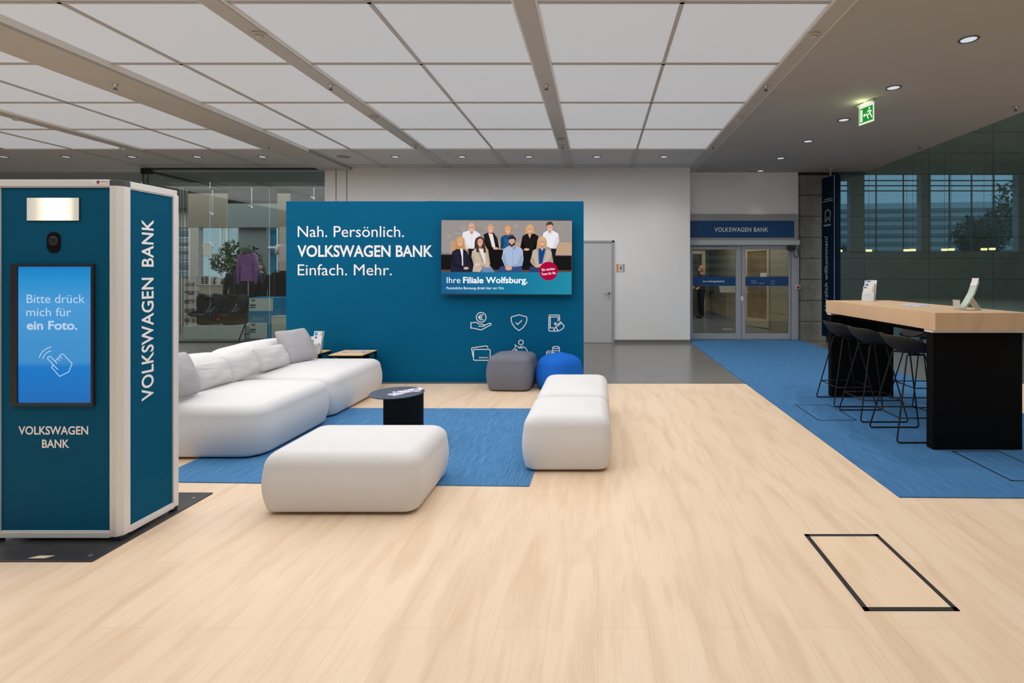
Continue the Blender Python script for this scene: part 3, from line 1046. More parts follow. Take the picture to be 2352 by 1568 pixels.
icon([(ell(1068, 655, 37, 37, 24), True), ([(905, 808), (928, 786), (962, 760), (980, 735), (976, 692), (1030, 735), (1060, 722), (1100, 722), (1140, 742), (1165, 785), (1166, 830), (1145, 885), (1130, 930), (1090, 930), (1085, 900), (1010, 900), (1005, 930), (965, 930), (955, 880), (905, 850)], True),
      ([(1038, 748), (1068, 740), (1098, 748)], False)], [((993, 773), 0.014)])
icon([(ell(1617, 735, 53, 17, 24), True), (arc(1617, 770, 53, 17, 0, 180), False), (arc(1617, 800, 53, 17, 0, 180), False), (arc(1617, 830, 53, 17, 0, 180), False), ([(1564, 735), (1564, 860)], False), ([(1670, 735), (1670, 860)], False),
      (ell(1520, 805, 50, 16, 24), True), (arc(1520, 838, 50, 16, 0, 180), False), ([(1470, 805), (1470, 880)], False), ([(1570, 805), (1570, 880)], False), (arc(1520, 880, 50, 16, 0, 180), False), (arc(1617, 862, 53, 17, 0, 180), False)])

# ------------------------------------------------------------------ screen with the team photograph
TY = 6.585
tx0, tx1, tz0, tz1 = px(1013, TY), px(1314, TY), pz(677, TY), pz(504.5, TY)
tv = thing('wall_screen', 'wide flat screen on the blue partition showing a team photo of nine people', 'screen', ((tx0 + tx1) / 2, TY + 0.05, tz0))
b = MB(); b.box(tx0, tx1, TY, TY + 0.055, tz0, tz1); b.build('bezel', mat('dark bezel', (0.05, 0.045, 0.045), 0.35), tv, bevel=0.003)
b = MB(); b.box(tx0 + 0.5, tx1 - 0.5, TY + 0.055, WY, tz0 + 0.25, tz1 - 0.25); b.build('mount', M_black, tv)
KT = 340 / 2352.0
cols = {}
def em(r, g, b_):
    k = (r, g, b_)
    if k not in cols:
        cols[k] = emat('screen colour', lin(r, g, b_), 0.95)
    return cols[k]
class Pic:
    """flat picture on the screen: layered outlines in the crop's own units"""
    def __init__(self):
        self.mb = MB(); self.mats = []; self.layer = 0
    def add(self, pts, rgb):
        m = em(*rgb)
        if m not in self.mats:
            self.mats.append(m)
        self.mb.cur = self.mats.index(m)
        self.layer += 1
        y = TY - 0.0006 - self.layer * 0.000012
        q = [P(1000 + KT * p[0], 490 + KT * p[1], TY) for p in pts]
        q = [Vector((v.x, y, v.z)) for v in q]
        a = sum((q[i].x * q[(i + 1) % len(q)].z - q[(i + 1) % len(q)].x * q[i].z) for i in range(len(q)))
        self.mb.poly(q if a > 0 else q[::-1])
pic = Pic()
A = pic.add
A([(98, 108), (2172, 118), (2166, 935), (92, 932)], (158, 150, 148))
for k in range(26):
    cx_, cy_ = random.uniform(200, 2050), random.uniform(195, 400)
    A(ell(cx_, cy_, random.uniform(30, 90), random.uniform(15, 60), 12), random.choice([(166, 158, 155), (150, 143, 141), (162, 152, 150)]))
A([(232, 432), (1350, 452), (1350, 640), (232, 636)], (190, 158, 130))
A([(1905, 458), (2168, 462), (2166, 662), (1895, 655)], (196, 166, 138))
for k in range(3):
    A([(1905, 505 + 50 * k), (2167, 509 + 50 * k), (2167, 512 + 50 * k), (1905, 508 + 50 * k)], (176, 146, 120))
A([(92, 632), (2166, 664), (2166, 682), (92, 660)], (118, 110, 106))
A([(92, 656), (2166, 676), (2165, 905), (92, 895)], (28, 25, 26))
A([(92, 893), (2165, 903), (2165, 936), (92, 934)], (92, 78, 70))
SK = (222, 172, 148)
SKd = (196, 140, 118)
def face2d(x, y, w, h, skin=SK, beard=None, glasses=False):
    A([(x - w * .42, y + h * .5), (x + w * .42, y + h * .5), (x + w * .5, y + h * 1.35), (x - w * .5, y + h * 1.35)], SKd)
    A(ell(x, y, w, h), skin)
    if beard:
        A(arc(x, y + h * .12, w * 0.98, h * 0.95, 10, 170, 10), beard)
        A(ell(x, y + h * .42, w * .42, h * .2, 10), skin)
    A(ell(x - w * .38, y - h * .05, w * .12, h * .06, 8), (70, 48, 40))
    A(ell(x + w * .38, y - h * .05, w * .12, h * .06, 8), (70, 48, 40))
    A([(x - w * .08, y), (x + w * .08, y), (x + w * .12, y + h * .26), (x - w * .12, y + h * .26)], SKd)
    A(ell(x, y + h * .48, w * .36, h * .1, 10), (236, 218, 212))
    if glasses:
        for s in (-1, 1):
            A(ell(x + s * w * .42, y - h * .02, w * .3, h * .15, 10), (96, 70, 66))
            A(ell(x + s * w * .42, y - h * .02, w * .24, h * .11, 10), (206, 160, 140))
def hair_back(x, y, w, h, drop, c, spread=1.15):
    A([(x - w * 1.05, y - h * .2), (x - w * .8, y - h * .95), (x, y - h * 1.25), (x + w * .8, y - h * .95), (x + w * 1.05, y - h * .2),
       (x + w * spread, y + drop * .6), (x + w * spread * 1.08, y + drop), (x - w * spread * 1.08, y + drop), (x - w * spread, y + drop * .6)], c)
def hair_top(x, y, w, h, c, part=0.0):
    A([(x - w * 1.02, y + h * .1), (x - w * 1.0, y - h * .6), (x - w * .5, y - h * 1.18), (x + w * .3, y - h * 1.22), (x + w * .95, y - h * .7), (x + w * 1.04, y + h * .1),
       (x + w * .8, y - h * .45), (x + w * (.1 + part), y - h * .78), (x - w * .75, y - h * .4)], c)
# back row
A([(440, 300), (525, 270), (640, 280), (710, 330), (725, 420), (690, 470), (640, 560), (490, 560), (425, 390)], (238, 236, 240))
A([(430, 390), (470, 370), (500, 480), (560, 555), (520, 575), (480, 540)], (220, 218, 226)); A([(690, 340), (722, 400), (690, 470), (650, 540), (640, 430)], (222, 220, 228)); A([(570, 340), (582, 340), (586, 555), (574, 555)], (222, 220, 226))
A(ell(548, 580, 40, 24, 12), (206, 150, 126))
A([(520, 560), (640, 560), (640, 800), (540, 800)], (30, 28, 32))
face2d(575, 225, 52, 74, glasses=True)
A([(520, 275), (575, 330), (632, 282), (600, 340), (550, 340)], (226, 224, 230))
hair_back(875, 245, 56, 66, 60, (176, 140, 112))
A([(765, 335), (830, 305), (930, 310), (985, 395), (1015, 560), (930, 585), (830, 570), (790, 500)], (34, 32, 34))
A([(840, 306), (912, 328), (955, 540), (905, 545), (872, 420)], (234, 228, 224))
A([(770, 420), (800, 410), (850, 520), (940, 545), (935, 575), (830, 565)], (22, 20, 22)); A([(985, 430), (1008, 540), (990, 580), (960, 540)], (22, 20, 22))
A([(838, 572), (1075, 575), (1070, 860), (880, 868)], (24, 22, 24))
face2d(878, 245, 44, 62); hair_top(876, 242, 50, 64, (196, 160, 126))
A(ell(960, 556, 44, 20, 12), SK)
hair_back(1152, 265, 62, 66, 100, (190, 140, 92))
A([(1045, 370), (1110, 340), (1230, 335), (1285, 400), (1250, 565), (1035, 560)], (30, 84, 128))
A([(1040, 400), (1075, 390), (1085, 500), (1060, 560), (1035, 555)], (22, 68, 108)); A([(1100, 400), (1180, 395), (1190, 540), (1110, 545)], (38, 96, 142))
face2d(1150, 262, 44, 62); hair_top(1150, 258, 50, 66, (206, 156, 104))
hair_back(1505, 255, 66, 66, 92, (208, 162, 104))
A([(1385, 360), (1450, 322), (1575, 322), (1640, 362), (1632, 470), (1545, 592), (1400, 592), (1350, 540)], (30, 28, 30))
A([(1470, 320), (1530, 320), (1500, 400)], SK)
A([(1352, 530), (1395, 440), (1420, 520), (1470, 555), (1440, 592), (1390, 585)], (20, 18, 20)); A([(1620, 400), (1640, 440), (1600, 560), (1540, 590), (1560, 520)], (20, 18, 20))
A([(1395, 590), (1545, 590), (1515, 830), (1390, 860)], (24, 22, 25))
face2d(1502, 252, 42, 60, glasses=True); hair_top(1502, 250, 50, 64, (214, 170, 112))
A(ell(1450, 572, 46, 20, 12), SK)
A([(1715, 310), (1780, 272), (1865, 272), (1950, 318), (1968, 440), (1905, 562), (1840, 552), (1760, 520), (1705, 380)], (240, 238, 242))
A([(1915, 380), (1960, 360), (1968, 440), (1905, 562), (1850, 552), (1895, 470)], (222, 220, 228)); A([(1780, 275), (1817, 320), (1862, 275), (1845, 340), (1795, 340)], (224, 222, 230)); A([(1735, 380), (1760, 370), (1790, 500), (1770, 515)], (226, 224, 230))
A([(1838, 558), (1925, 560), (1885, 790), (1850, 790)], (34, 32, 36))
face2d(1817, 215, 46, 66); A([(1764, 215), (1762, 160), (1800, 130), (1850, 132), (1872, 170), (1868, 210), (1850, 178), (1790, 182)], (84, 60, 50))
# front row
hair_back(392, 450, 68, 66, 118, (206, 148, 78))
A([(268, 605), (340, 565), (450, 565), (512, 612), (540, 745), (610, 932), (240, 932), (262, 760)], (38, 40, 58))
A([(385, 560), (440, 560), (442, 832), (425, 832), (405, 640)], (232, 228, 230))
A([(262, 640), (300, 640), (330, 800), (480, 845), (470, 885), (300, 860), (268, 780)], (30, 31, 48)); A([(372, 570), (392, 566), (420, 700), (424, 820), (400, 740)], (26, 27, 42)); A([(446, 570), (470, 590), (450, 760), (440, 760)], (26, 27, 42)); A([(505, 640), (530, 740), (520, 850), (490, 860), (500, 760)], (30, 31, 48))
face2d(395, 455, 46, 66); hair_top(393, 452, 54, 70, (222, 164, 92))
A(ell(488, 870, 42, 22, 12), SK)
hair_back(705, 455, 74, 68, 170, (72, 48, 42))
A([(585, 600), (650, 548), (790, 560), (845, 650), (872, 810), (750, 862), (712, 930), (590, 925), (612, 780), (572, 690)], (204, 184, 164))
A([(690, 560), (770, 570), (800, 800), (760, 770)], (236, 230, 226))
A([(575, 690), (606, 660), (640, 790), (720, 820), (800, 815), (800, 850), (700, 850), (610, 820)], (188, 166, 146)); A([(660, 560), (690, 556), (775, 770), (740, 790)], (180, 160, 140)); A([(800, 600), (850, 660), (872, 800), (850, 815), (820, 720)], (188, 166, 146)); A([(620, 790), (700, 800), (705, 835), (630, 830)], (222, 206, 190))
A([(742, 845), (890, 848), (945, 935), (735, 935)], (110, 140, 180))
face2d(712, 455, 44, 64, glasses=True); hair_top(708, 450, 54, 70, (82, 54, 46))
A([(640, 500), (668, 470), (700, 620), (655, 615)], (78, 52, 44)); A([(762, 470), (790, 500), (806, 625), (765, 620)], (78, 52, 44))
A(ell(826, 838, 50, 22, 12), SK)
A([(1088, 560), (1180, 508), (1275, 510), (1375, 560), (1402, 720), (1380, 832), (1230, 845), (1100, 830), (1052, 710)], (172, 190, 220))
A([(1040, 840), (1372, 835), (1385, 936), (975, 936)], (56, 78, 128))
A([(1200, 510), (1260, 510), (1225, 560)], SK)
A([(1060, 660), (1105, 640), (1135, 800), (1170, 830), (1130, 850), (1095, 830)], (152, 170, 204)); A([(1400, 690), (1352, 650), (1310, 790), (1215, 832), (1240, 850), (1380, 832)], (152, 170, 204)); A([(1224, 560), (1236, 560), (1240, 820), (1226, 820)], (156, 174, 208)); A([(1180, 515), (1205, 512), (1224, 570), (1195, 570)], (186, 204, 232)); A([(1285, 515), (1262, 512), (1232, 570), (1262, 575)], (120, 150, 200))
face2d(1214, 448, 48, 72, beard=(62, 44, 40)); A([(1160, 440), (1162, 385), (1200, 362), (1250, 364), (1274, 400), (1276, 445), (1250, 405), (1185, 408)], (46, 38, 40))
A(ell(1165, 866, 56, 40, 14), SK)
hair_back(1692, 450, 70, 66, 100, (206, 164, 110))
A([(1548, 600), (1640, 552), (1760, 552), (1845, 612), (1875, 780), (1700, 835), (1545, 822), (1508, 765)], (198, 182, 166))
A([(1632, 556), (1752, 556), (1700, 800), (1640, 800)], (24, 70, 140))
A([(1670, 552), (1720, 552), (1696, 600)], SK)
A([(1512, 740), (1560, 680), (1590, 800), (1640, 815), (1620, 845), (1545, 825)], (178, 160, 144)); A([(1615, 560), (1640, 556), (1646, 790), (1628, 760)], (174, 156, 140)); A([(1752, 556), (1775, 560), (1715, 790), (1698, 790)], (174, 156, 140)); A([(1850, 640), (1872, 770), (1790, 800), (1810, 720)], (178, 160, 144))
A([(1500, 845), (1700, 845), (1700, 936), (1490, 936)], (50, 66, 104))
face2d(1694, 450, 44, 64, glasses=True); hair_top(1692, 447, 54, 70, (216, 178, 126))
A(ell(1622, 836, 50, 24, 12), SK)
pic.mb.build('team_picture', pic.mats, tv)
b = MB()
bl = [P(1000 + KT * x, 490 + KT * y, TY) for x, y in ((92, 1272), (2162, 1286), (2166, 934), (92, 934))]
b.poly([Vector((v.x, TY - 0.003, v.z)) for v in bl])
b.build('caption_band', ramp_emit('caption gradient', [(0, lin(8, 92, 142)), (0.5, lin(8, 116, 156)), (1, lin(24, 142, 168))], 0, 0.95, gloss=0.4, spec=0.0), tv)
M_scrw = emat('screen white', (0.95, 0.96, 0.97), 1.0)
def tvtext(s, x0, x1, yb, yt, bold=0.0):
    p = P(1000 + KT * x0, 490 + KT * yb, TY)
    text_part('lettering', s, facing(p.x, TY - 0.004, p.z), (x1 - x0) * KT / F * TY, (yb - yt) * KT / F * TY, M_scrw, tv, bold=bold)
tvtext('Ihre', 182, 400, 1105, 1012)
tvtext('Filiale Wolfsburg.', 442, 1466, 1105, 1012, 0.025)
tvtext('Persönliche Beratung direkt hier vor Ort.', 180, 1096, 1204, 1166, 0.005)
p = P(1000 + KT * 1798, 490 + KT * 916, TY)
MBd = facing(p.x, TY - 0.004, p.z) @ Matrix.Rotation(radians(6), 4, 'Z')
b = MB(); b.prism(ell(0, 0, 148 * KT / F * TY, 148 * KT / F * TY, 40), MBd, 0.0004); b.build('badge', emat('badge red', lin(178, 12, 62), 0.95), tv)
text_part('lettering', 'Ein starkes', MBd @ Matrix.Translation((0, 0.010, 0.0006)), 205 * KT / F * TY, 36 * KT / F * TY, M_scrw, tv, bold=0.012, align='C')
text_part('lettering', 'Team für Sie.', MBd @ Matrix.Translation((0, -0.045, 0.0006)), 235 * KT / F * TY, 36 * KT / F * TY, M_scrw, tv, bold=0.012, align='C')

# ------------------------------------------------------------------ photo kiosk
KY, KX1, KX0, KYB, KZ = 2.68, -2.492, -3.172, 3.055, 1.895
kiosk = thing('photo_kiosk', 'tall petrol blue photo kiosk with touch screen and camera on black base plate', 'photo kiosk', ((KX0 + KX1) / 2, (KY + KYB) / 2, 0))
b = MB(); b.box(-3.21, -2.462, 2.50, 3.285, 0, 0.008)
b.build('base_plate', M_plate, kiosk, bevel=0.003)
for x, y in ((-2.52, 2.55), (-2.52, 3.2), (-2.60, 3.17)):
    b = MB(); b.lathe([(0.009, 0.008), (0.008, 0.011), (0, 0.0115)], 12, Matrix.Translation((x, y, 0))); b.build('bolt', M_steel, kiosk)
b = MB(); b.prism([(-2.80, 2.520), (-2.715, 2.520), (-2.69, 2.545), (-2.765, 2.545)], Matrix.Translation((0, 0, 0.0078)), 0.0006); b.build('slot', M_floor, kiosk)
PW = 0.058
b = MB(); b.box(KX0 + 0.01, KX1 - PW, KY + 0.012, KY + 0.03, 0.058, KZ - 0.04); front = b.build('front_panel', M_kteal, kiosk)
b = MB(); b.box(KX1 - 0.028, KX1 - 0.012, KY + 0.05, KYB - 0.02, 0.058, KZ - 0.04); b.build('side_panel', M_kteal, kiosk)
b = MB(); b.box(KX0, KX0 + 0.015, KY + 0.03, KYB - 0.02, 0.058, KZ - 0.04); b.build('side_panel', M_kteal, kiosk)
b = MB(); b.box(KX0 + 0.02, KX1 - 0.03, KYB - 0.03, KYB - 0.012, 0.058, KZ - 0.04); b.build('rear_panel', M_kteal, kiosk)
# corner posts: chamfered profile at the front, plain at the rear
pr = [(KX1 - PW, KY), (KX1 - 0.022, KY), (KX1, KY + 0.022), (KX1, KY + PW), (KX1 - PW, KY + PW)]
b = MB(); b.prism(pr, Matrix.Translation((0, 0, 0.03)), KZ - 0.03 - 0.032); b.build('post', M_alu, kiosk, bevel=0.002)
b = MB(); b.box(KX1 - 0.04, KX1 - 0.002, KYB - 0.036, KYB, 0.03, KZ - 0.028); b.build('post', M_alu, kiosk, bevel=0.003)
for yy in (KY, KYB - 0.04):
    b = MB(); b.box(KX0, KX0 + 0.045, yy, yy + 0.04, 0.03, KZ - 0.03); b.build('post', M_alu, kiosk, bevel=0.003)
for x, y, s in ((KX1 - 0.029, KY + 0.029, 0.026), (KX1 - 0.022, KYB - 0.018, 0.016), (KX0 + 0.022, KY + 0.02, 0.018), (KX0 + 0.022, KYB - 0.02, 0.018)):
    b = MB(); b.box(x - s, x + s, y - s, y + s, 0.008, 0.031); b.build('foot', M_black, kiosk, bevel=0.003)
b = MB(); b.prism([(p_[0], p_[1]) for p_ in pr], Matrix.Translation((0, 0, KZ - 0.032)), 0.030); b.build('corner_cap', mat('grey plastic cap', (0.07, 0.07, 0.08), 0.5), kiosk, bevel=0.002)
def rail(x0, x1, y0, y1, z0, z1):
    b = MB(); b.box(x0, x1, y0, y1, z0, z1); return b.build('rail', M_alu, kiosk, bevel=0.0025)
rail(KX0 + 0.03, KX1 - PW, KY + 0.001, KY + 0.03, KZ - 0.036, KZ)
rail(KX0 + 0.03, KX1 - PW, KY + 0.004, KY + 0.03, KZ - 0.041, KZ - 0.037)
rail(KX1 - 0.03, KX1 - 0.003, KY + PW, KYB - 0.01, KZ - 0.036, KZ)
rail(KX1 - 0.03, KX1 - 0.006, KY + PW, KYB - 0.03, KZ - 0.042, KZ - 0.037)
rail(KX0 + 0.03, KX1 - PW, KY + 0.001, KY + 0.03, 0.024, 0.054)
rail(KX0 + 0.03, KX1 - PW, KY + 0.004, KY + 0.03, 0.055, 0.060)
rail(KX1 - 0.03, KX1 - 0.003, KY + PW, KYB - 0.03, 0.024, 0.054)
rail(KX1 - 0.03, KX1 - 0.006, KY + PW, KYB - 0.03, 0.055, 0.060)
b = MB(); b.box(KX0 + 0.02, KX1 - 0.02, KY + 0.02, KYB - 0.02, KZ - 0.03, KZ - 0.022); b.build('roof', M_alu, kiosk)
KP = KY + 0.012                                            # plane of the front panel
def kx(x): return px(x, KP)
def kz(y): return pz(y, KP)
# flash lamp
b = MB(); b.box(kx(62), kx(185), KP - 0.004, KP, kz(508), kz(453)); b.build('lamp_frame', M_black, kiosk, bevel=0.003)
b = MB(); b.box(kx(64), kx(183), KP - 0.006, KP - 0.003, kz(506.5), kz(454.5))
lampm = ramp_emit('flash lamp', [(0, lin(200, 198, 190)), (0.16, lin(226, 216, 196)), (0.27, (1.15, 1.0, 0.78)), (0.38, (1.5, 1.42, 1.25)), (0.68, (1.5, 1.42, 1.25)), (0.84, (1.15, 1.0, 0.78)), (0.92, lin(214, 206, 190)), (1.0, lin(196, 194, 188))], 0, 0.95, gloss=0.4)
b.build('lamp', lampm, kiosk, bevel=0.002)
# camera window
b = MB(); hw = (kx(140) - kx(108.5)) / 2; cxk = kx(124.2); czm = kz(556.5); hh = (kz(532.5) - kz(581)) / 2
stad = [(cxk + p_[0], czm + hh - hw + p_[1]) for p_ in arc(0, 0, hw, hw, 0, 180, 12)] + [(cxk + p_[0], czm - hh + hw + p_[1]) for p_ in arc(0, 0, hw, hw, 180, 360, 12)]
b.prism(stad, plane_m((0, KP, 0), (1, 0, 0), (0, 0, 1)), 0.003); b.build('camera_window', mat('black gloss', (0.008, 0.008, 0.009), 0.12), kiosk)
b = MB(); b.lathe([(0.024, 0.003), (0.024, 0.0055), (0.020, 0.0065), (0.016, 0.0045), (0.010, 0.004), (0, 0.005)], 24, facing(cxk, KP, kz(553))); b.build('camera_lens', mat('lens barrel', (0.03, 0.03, 0.032), 0.15), kiosk, smooth=True)
# touch screen
b = MB()
X0, X1, Z0, Z1 = kx(30), kx(219.5), kz(931), kz(607)
x0, x1, z0, z1 = kx(45), kx(214), kz(924), kz(612.5)
b.box(X0, x0, KP - 0.014, KP, Z0, Z1).box(x1, X1, KP - 0.014, KP, Z0, Z1).box(x0, x1, KP - 0.014, KP, Z0, z0).box(x0, x1, KP - 0.014, KP, z1, Z1)
b.build('screen_frame', mat('anthracite frame', (0.022, 0.021, 0.028), 0.4), kiosk)
b = MB(); b.box(x0, x1, KP - 0.006, KP - 0.001, z0, z1)
scr = b.build('touch_screen', ramp_emit('blue screen', [(0, lin(8, 110, 192)), (0.26, lin(14, 126, 208)), (0.3, lin(62, 148, 212)), (0.72, lin(76, 160, 222)), (0.9, lin(40, 150, 216)), (1, lin(18, 136, 208))], 2, 0.88, gloss=0.12), kiosk)
M_scrtext = emat('screen lettering', lin(188, 214, 240), 0.95)
def ktext(s, xa, xb, yb, yt, bold=0.0, m=M_scrtext, dep=0.0075):
    text_part('lettering', s, facing(kx(xa), KP, kz(yb)), kx(xb) - kx(xa), (yb - yt) / F * KP, m, kiosk, bold=bold, depth=dep)
ktext('Bitte drück', 65, 198, 695.5, 676)
ktext('mich für', 64, 167, 725.5, 706.5)
ktext('ein Foto.', 65, 181, 756, 737, 0.025)
ktext('VOLKSWAGEN', 43, 203, 997, 979, 0.02, M_white_ink, 0.0012)
ktext('BANK', 97, 159.5, 1027.5, 1009.5, 0.02, M_white_ink, 0.0012)
KK = 500 / 1568.0
def kpt(c): return (kx(c[0] * KK), kz(380 + c[1] * KK))
b = MB(); MK = plane_m((0, KP, 0), (1, 0, 0), (0, 0, 1))
for k_, (pts, cl) in enumerate(((arc(395, 1410, 105, 105, 195, 262, 10), False), (arc(392, 1412, 76, 80, 195, 262, 10), False),
                ([(352, 1386), (362, 1374), (376, 1374), (408, 1408), (456, 1355), (466, 1356), (530, 1424), (506, 1484), (440, 1516), (384, 1452), (386, 1440), (398, 1438), (430, 1468)], False),
                ([(352, 1386), (402, 1440)], False), ([(408, 1408), (424, 1424)], False), ([(426, 1388), (442, 1404)], False), ([(442, 1372), (458, 1388)], False))):
    ribbon(b, [kpt(q) for q in pts], 0.0042, MK, cl, 0.0075 + 0.00015 * k_)
b.build('tap_icon', M_scrtext, kiosk)
# sticker on the top rail
b = MB(); b.box(kx(219), kx(249), KY - 0.0004, KY + 0.001, pz(422.5, KY), pz(413.2, KY)); b.build('sticker', M_paper, kiosk)
b = MB(); b.prism(ell(px(225.5, KY), pz(418, KY), 0.0085, 0.0085, 16), facing(0, KY - 0.0006, 0), 0.0003); b.build('sticker_logo', mat('logo red', lin(190, 50, 60), 0.5), kiosk)
b = MB(); b.prism(ell(px(225, KY), pz(418.6, KY), 0.0055, 0.0055, 16), facing(0, KY - 0.0011, 0), 0.0003); b.build('sticker_logo', mat('logo blue', lin(70, 80, 120), 0.5), kiosk)
b = MB(); b.box(px(231, KY), px(245, KY), KY - 0.0008, KY - 0.0003, pz(418, KY), pz(416, KY)); b.build('sticker_line', mat('sticker red', lin(206, 130, 130), 0.5), kiosk)
# lettering up the side
SPX = KX1 - 0.012
d0 = SPX * F / (352 - CX)        # depth where the text's right side lies
zb = pz(917, d0 - 0.01)
MS = plane_m((SPX, SPX * F / (351.5 - CX), pz(917.5, 2.86)), (0, 0, 1), (0, -1, 0))
cap_ = abs(SPX * F / (351.5 - CX) - SPX * F / (325.5 - CX))
text_part('lettering', 'VOLKSWAGEN', MS, pz(637.7, 2.86) - pz(917.5, 2.86), cap_, M_white_ink, kiosk, bold=0.016, space=1.05)
text_part('lettering', 'BANK', MS @ Matrix.Translation((pz(612.3, 2.86) - pz(917.5, 2.86), 0, 0)), pz(503.5, 2.86) - pz(612.3, 2.86), cap_, M_white_ink, kiosk, bold=0.016, space=1.05)

# ------------------------------------------------------------------ carpets and floor hatches
b = MB(); b.prism([(-3.033, 3.462), (-0.455, 3.388), (-0.457, 5.345), (-3.033, 5.37)], Matrix.Translation((0, 0, 0)), 0.006)
tag(b.build('rug', M_rug), 'blue woven rug on the oak floor between the sofa and the white ottomans', 'rug')
b = MB(); b.prism([(1.889, 3.222), (4.27, 3.18), (4.27, 10.97), (1.889, 10.97)], Matrix.Translation((0, 0, 0)), 0.007)
tag(b.build('carpet_runner', M_carpet), 'long blue carpet runner leading to the entrance doors under the high table', 'carpet')
M_hatch = wood_mat('oak hatch', (0.85, 0.665, 0.475), (0.83, 0.645, 0.46), (0.65, 0.44, 0.275), plank=(9, 0.4), joint_w=0.0)
t = thing('floor_hatch', 'black framed floor hatch with oak inlay at the front right', 'floor hatch', (1.307, 2.45, 0))
hx0, hx1, hy0, hy1, fw = 1.108, 1.505, 2.137, 2.766, 0.022
b = MB(); b.box(hx0, hx0 + fw, hy0, hy1, 0, 0.003).box(hx1 - fw, hx1, hy0, hy1, 0, 0.003).box(hx0, hx1, hy0, hy0 + fw, 0, 0.003).box(hx0, hx1, hy1 - fw, hy1, 0, 0.003)
b.build('frame', M_black, t)
b = MB(); b.box(hx0 + fw, hx1 - fw, hy0 + fw, hy1 - fw, 0, 0.002); b.build('cover', M_hatch, t)
def carpet_hatch(x0, x1, y0, y1, label):
    t = thing('floor_outlet', label, 'floor hatch', ((x0 + x1) / 2, (y0 + y1) / 2, 0.007))
    w = 0.012
    b = MB(); b.box(x0, x0 + w, y0, y1, 0.007, 0.009).box(x1 - w, x1, y0, y1, 0.007, 0.009).box(x0, x1, y0, y0 + w, 0.007, 0.009).box(x0, x1, y1 - w, y1, 0.007, 0.009)
    b.build('frame', M_black, t)
    b = MB(); b.box(x0 + w, x1 - w, y0 + w, y1 - w, 0.007, 0.0082); b.build('cover', M_carpet, t)
carpet_hatch(2.10, 2.47, 4.90, 5.49, 'carpeted floor hatch with thin black rim beside the bar stools')
carpet_hatch(2.785, 3.155, 3.463, 4.05, 'carpeted floor hatch with black rim before the near end of the high table')

# ------------------------------------------------------------------ sofa, ottomans, poufs, cushions
def seat_block(name, label, cat, x0, x1, y0, y1, h, m, r=0.10, puff=(0.03, 0.03, 0.025), group=None, back=None, rz=0, rc=0.075):
    cx_, cy_ = (x0 + x1) / 2, (y0 + y1) / 2
    t = thing(name, label, cat, (cx_, cy_, 0), rz, group)
    hx, hy = (x1 - x0) / 2, (y1 - y0) / 2
    b = MB(); b.box(-hx + 0.07, hx - 0.07, -hy + 0.07, hy - 0.07, 0, 0.04); b.build('plinth', M_shadowgap, t, local=True)  # inset base, coloured dark for the shade under the seat
    b = MB(); b.cushion(hx, hy, 0.016, h, rc, r, puff[0], puff[2])
    b.build('cushion_body', m, t, local=True, smooth=True)
    if back:
        bx0, bx1, by0, by1, bz0, bz1 = back
        b = MB(); b.soft(bx0 - cx_, bx1 - cx_, by0 - cy_, by1 - cy_, bz0, bz1, 0.13, (0.01, 0.03, 0.03), k=6, n=8, jig=0.008)
        b.build('back_bolster', M_fabric, t, local=True, smooth=True)
    return t
seat_block('sofa_module', 'white upholstered sofa section nearest the kiosk, with long back bolster', 'sofa', -3.82, -2.545, 3.865, 4.94, 0.405, M_fabric, 0.09, (0.02, 0.02, 0.025), 'sofa sections',
           (-3.86, -3.50, 3.90, 4.945, 0.36, 0.655), rc=0.16)
seat_block('sofa_module', 'white upholstered sofa section nearest the blue partition, with back bolster', 'sofa', -3.82, -2.575, 4.985, 6.165, 0.405, M_fabric, 0.09, (0.02, 0.02, 0.025), 'sofa sections',
           (-3.86, -3.50, 4.96, 6.06, 0.36, 0.655), rc=0.10)
seat_block('ottoman', 'white square-edged ottoman in front of the round table, nearest the camera', 'ottoman', -1.965, -1.045, 2.965, 3.62, 0.362, M_fabric, 0.09, (0.014, 0.02, 0.022), 'white ottomans')
seat_block('ottoman', 'white ottoman at the near end of the right-hand pair, partly on the rug', 'ottoman', -0.535, 0.085, 3.615, 4.28, 0.40, M_fabric, 0.09, (0.014, 0.02, 0.022), 'white ottomans')
seat_block('ottoman', 'white ottoman at the far end of the right-hand pair, before the blue pouf', 'ottoman', -0.53, 0.09, 4.30, 5.22, 0.40, M_fabric, 0.09, (0.014, 0.02, 0.022), 'white ottomans')
def pouf(label, x, y, hx, h, m, rz, r, rc):
    t = thing('pouf', label, 'pouf', (x, y, 0), rz, 'poufs')
    b = MB(); b.cushion(hx, hx, 0.010, h, rc, r, 0.02, 0.022)
    b.build('cover', m, t, local=True, smooth=True)
    b = MB(); b.lathe([(hx * 0.55, 0), (hx * 0.55, 0.03)], 20); b.build('base', M_black, t, local=True)
pouf('slate grey cube pouf in front of the blue partition', -1.062, 6.385, 0.265, 0.42, M_pouf_g, radians(-4), 0.085, 0.09)
pouf('bright blue rounded pouf beside the grey one', -0.475, 6.32, 0.245, 0.42, M_pouf_b, radians(40), 0.15, 0.16)

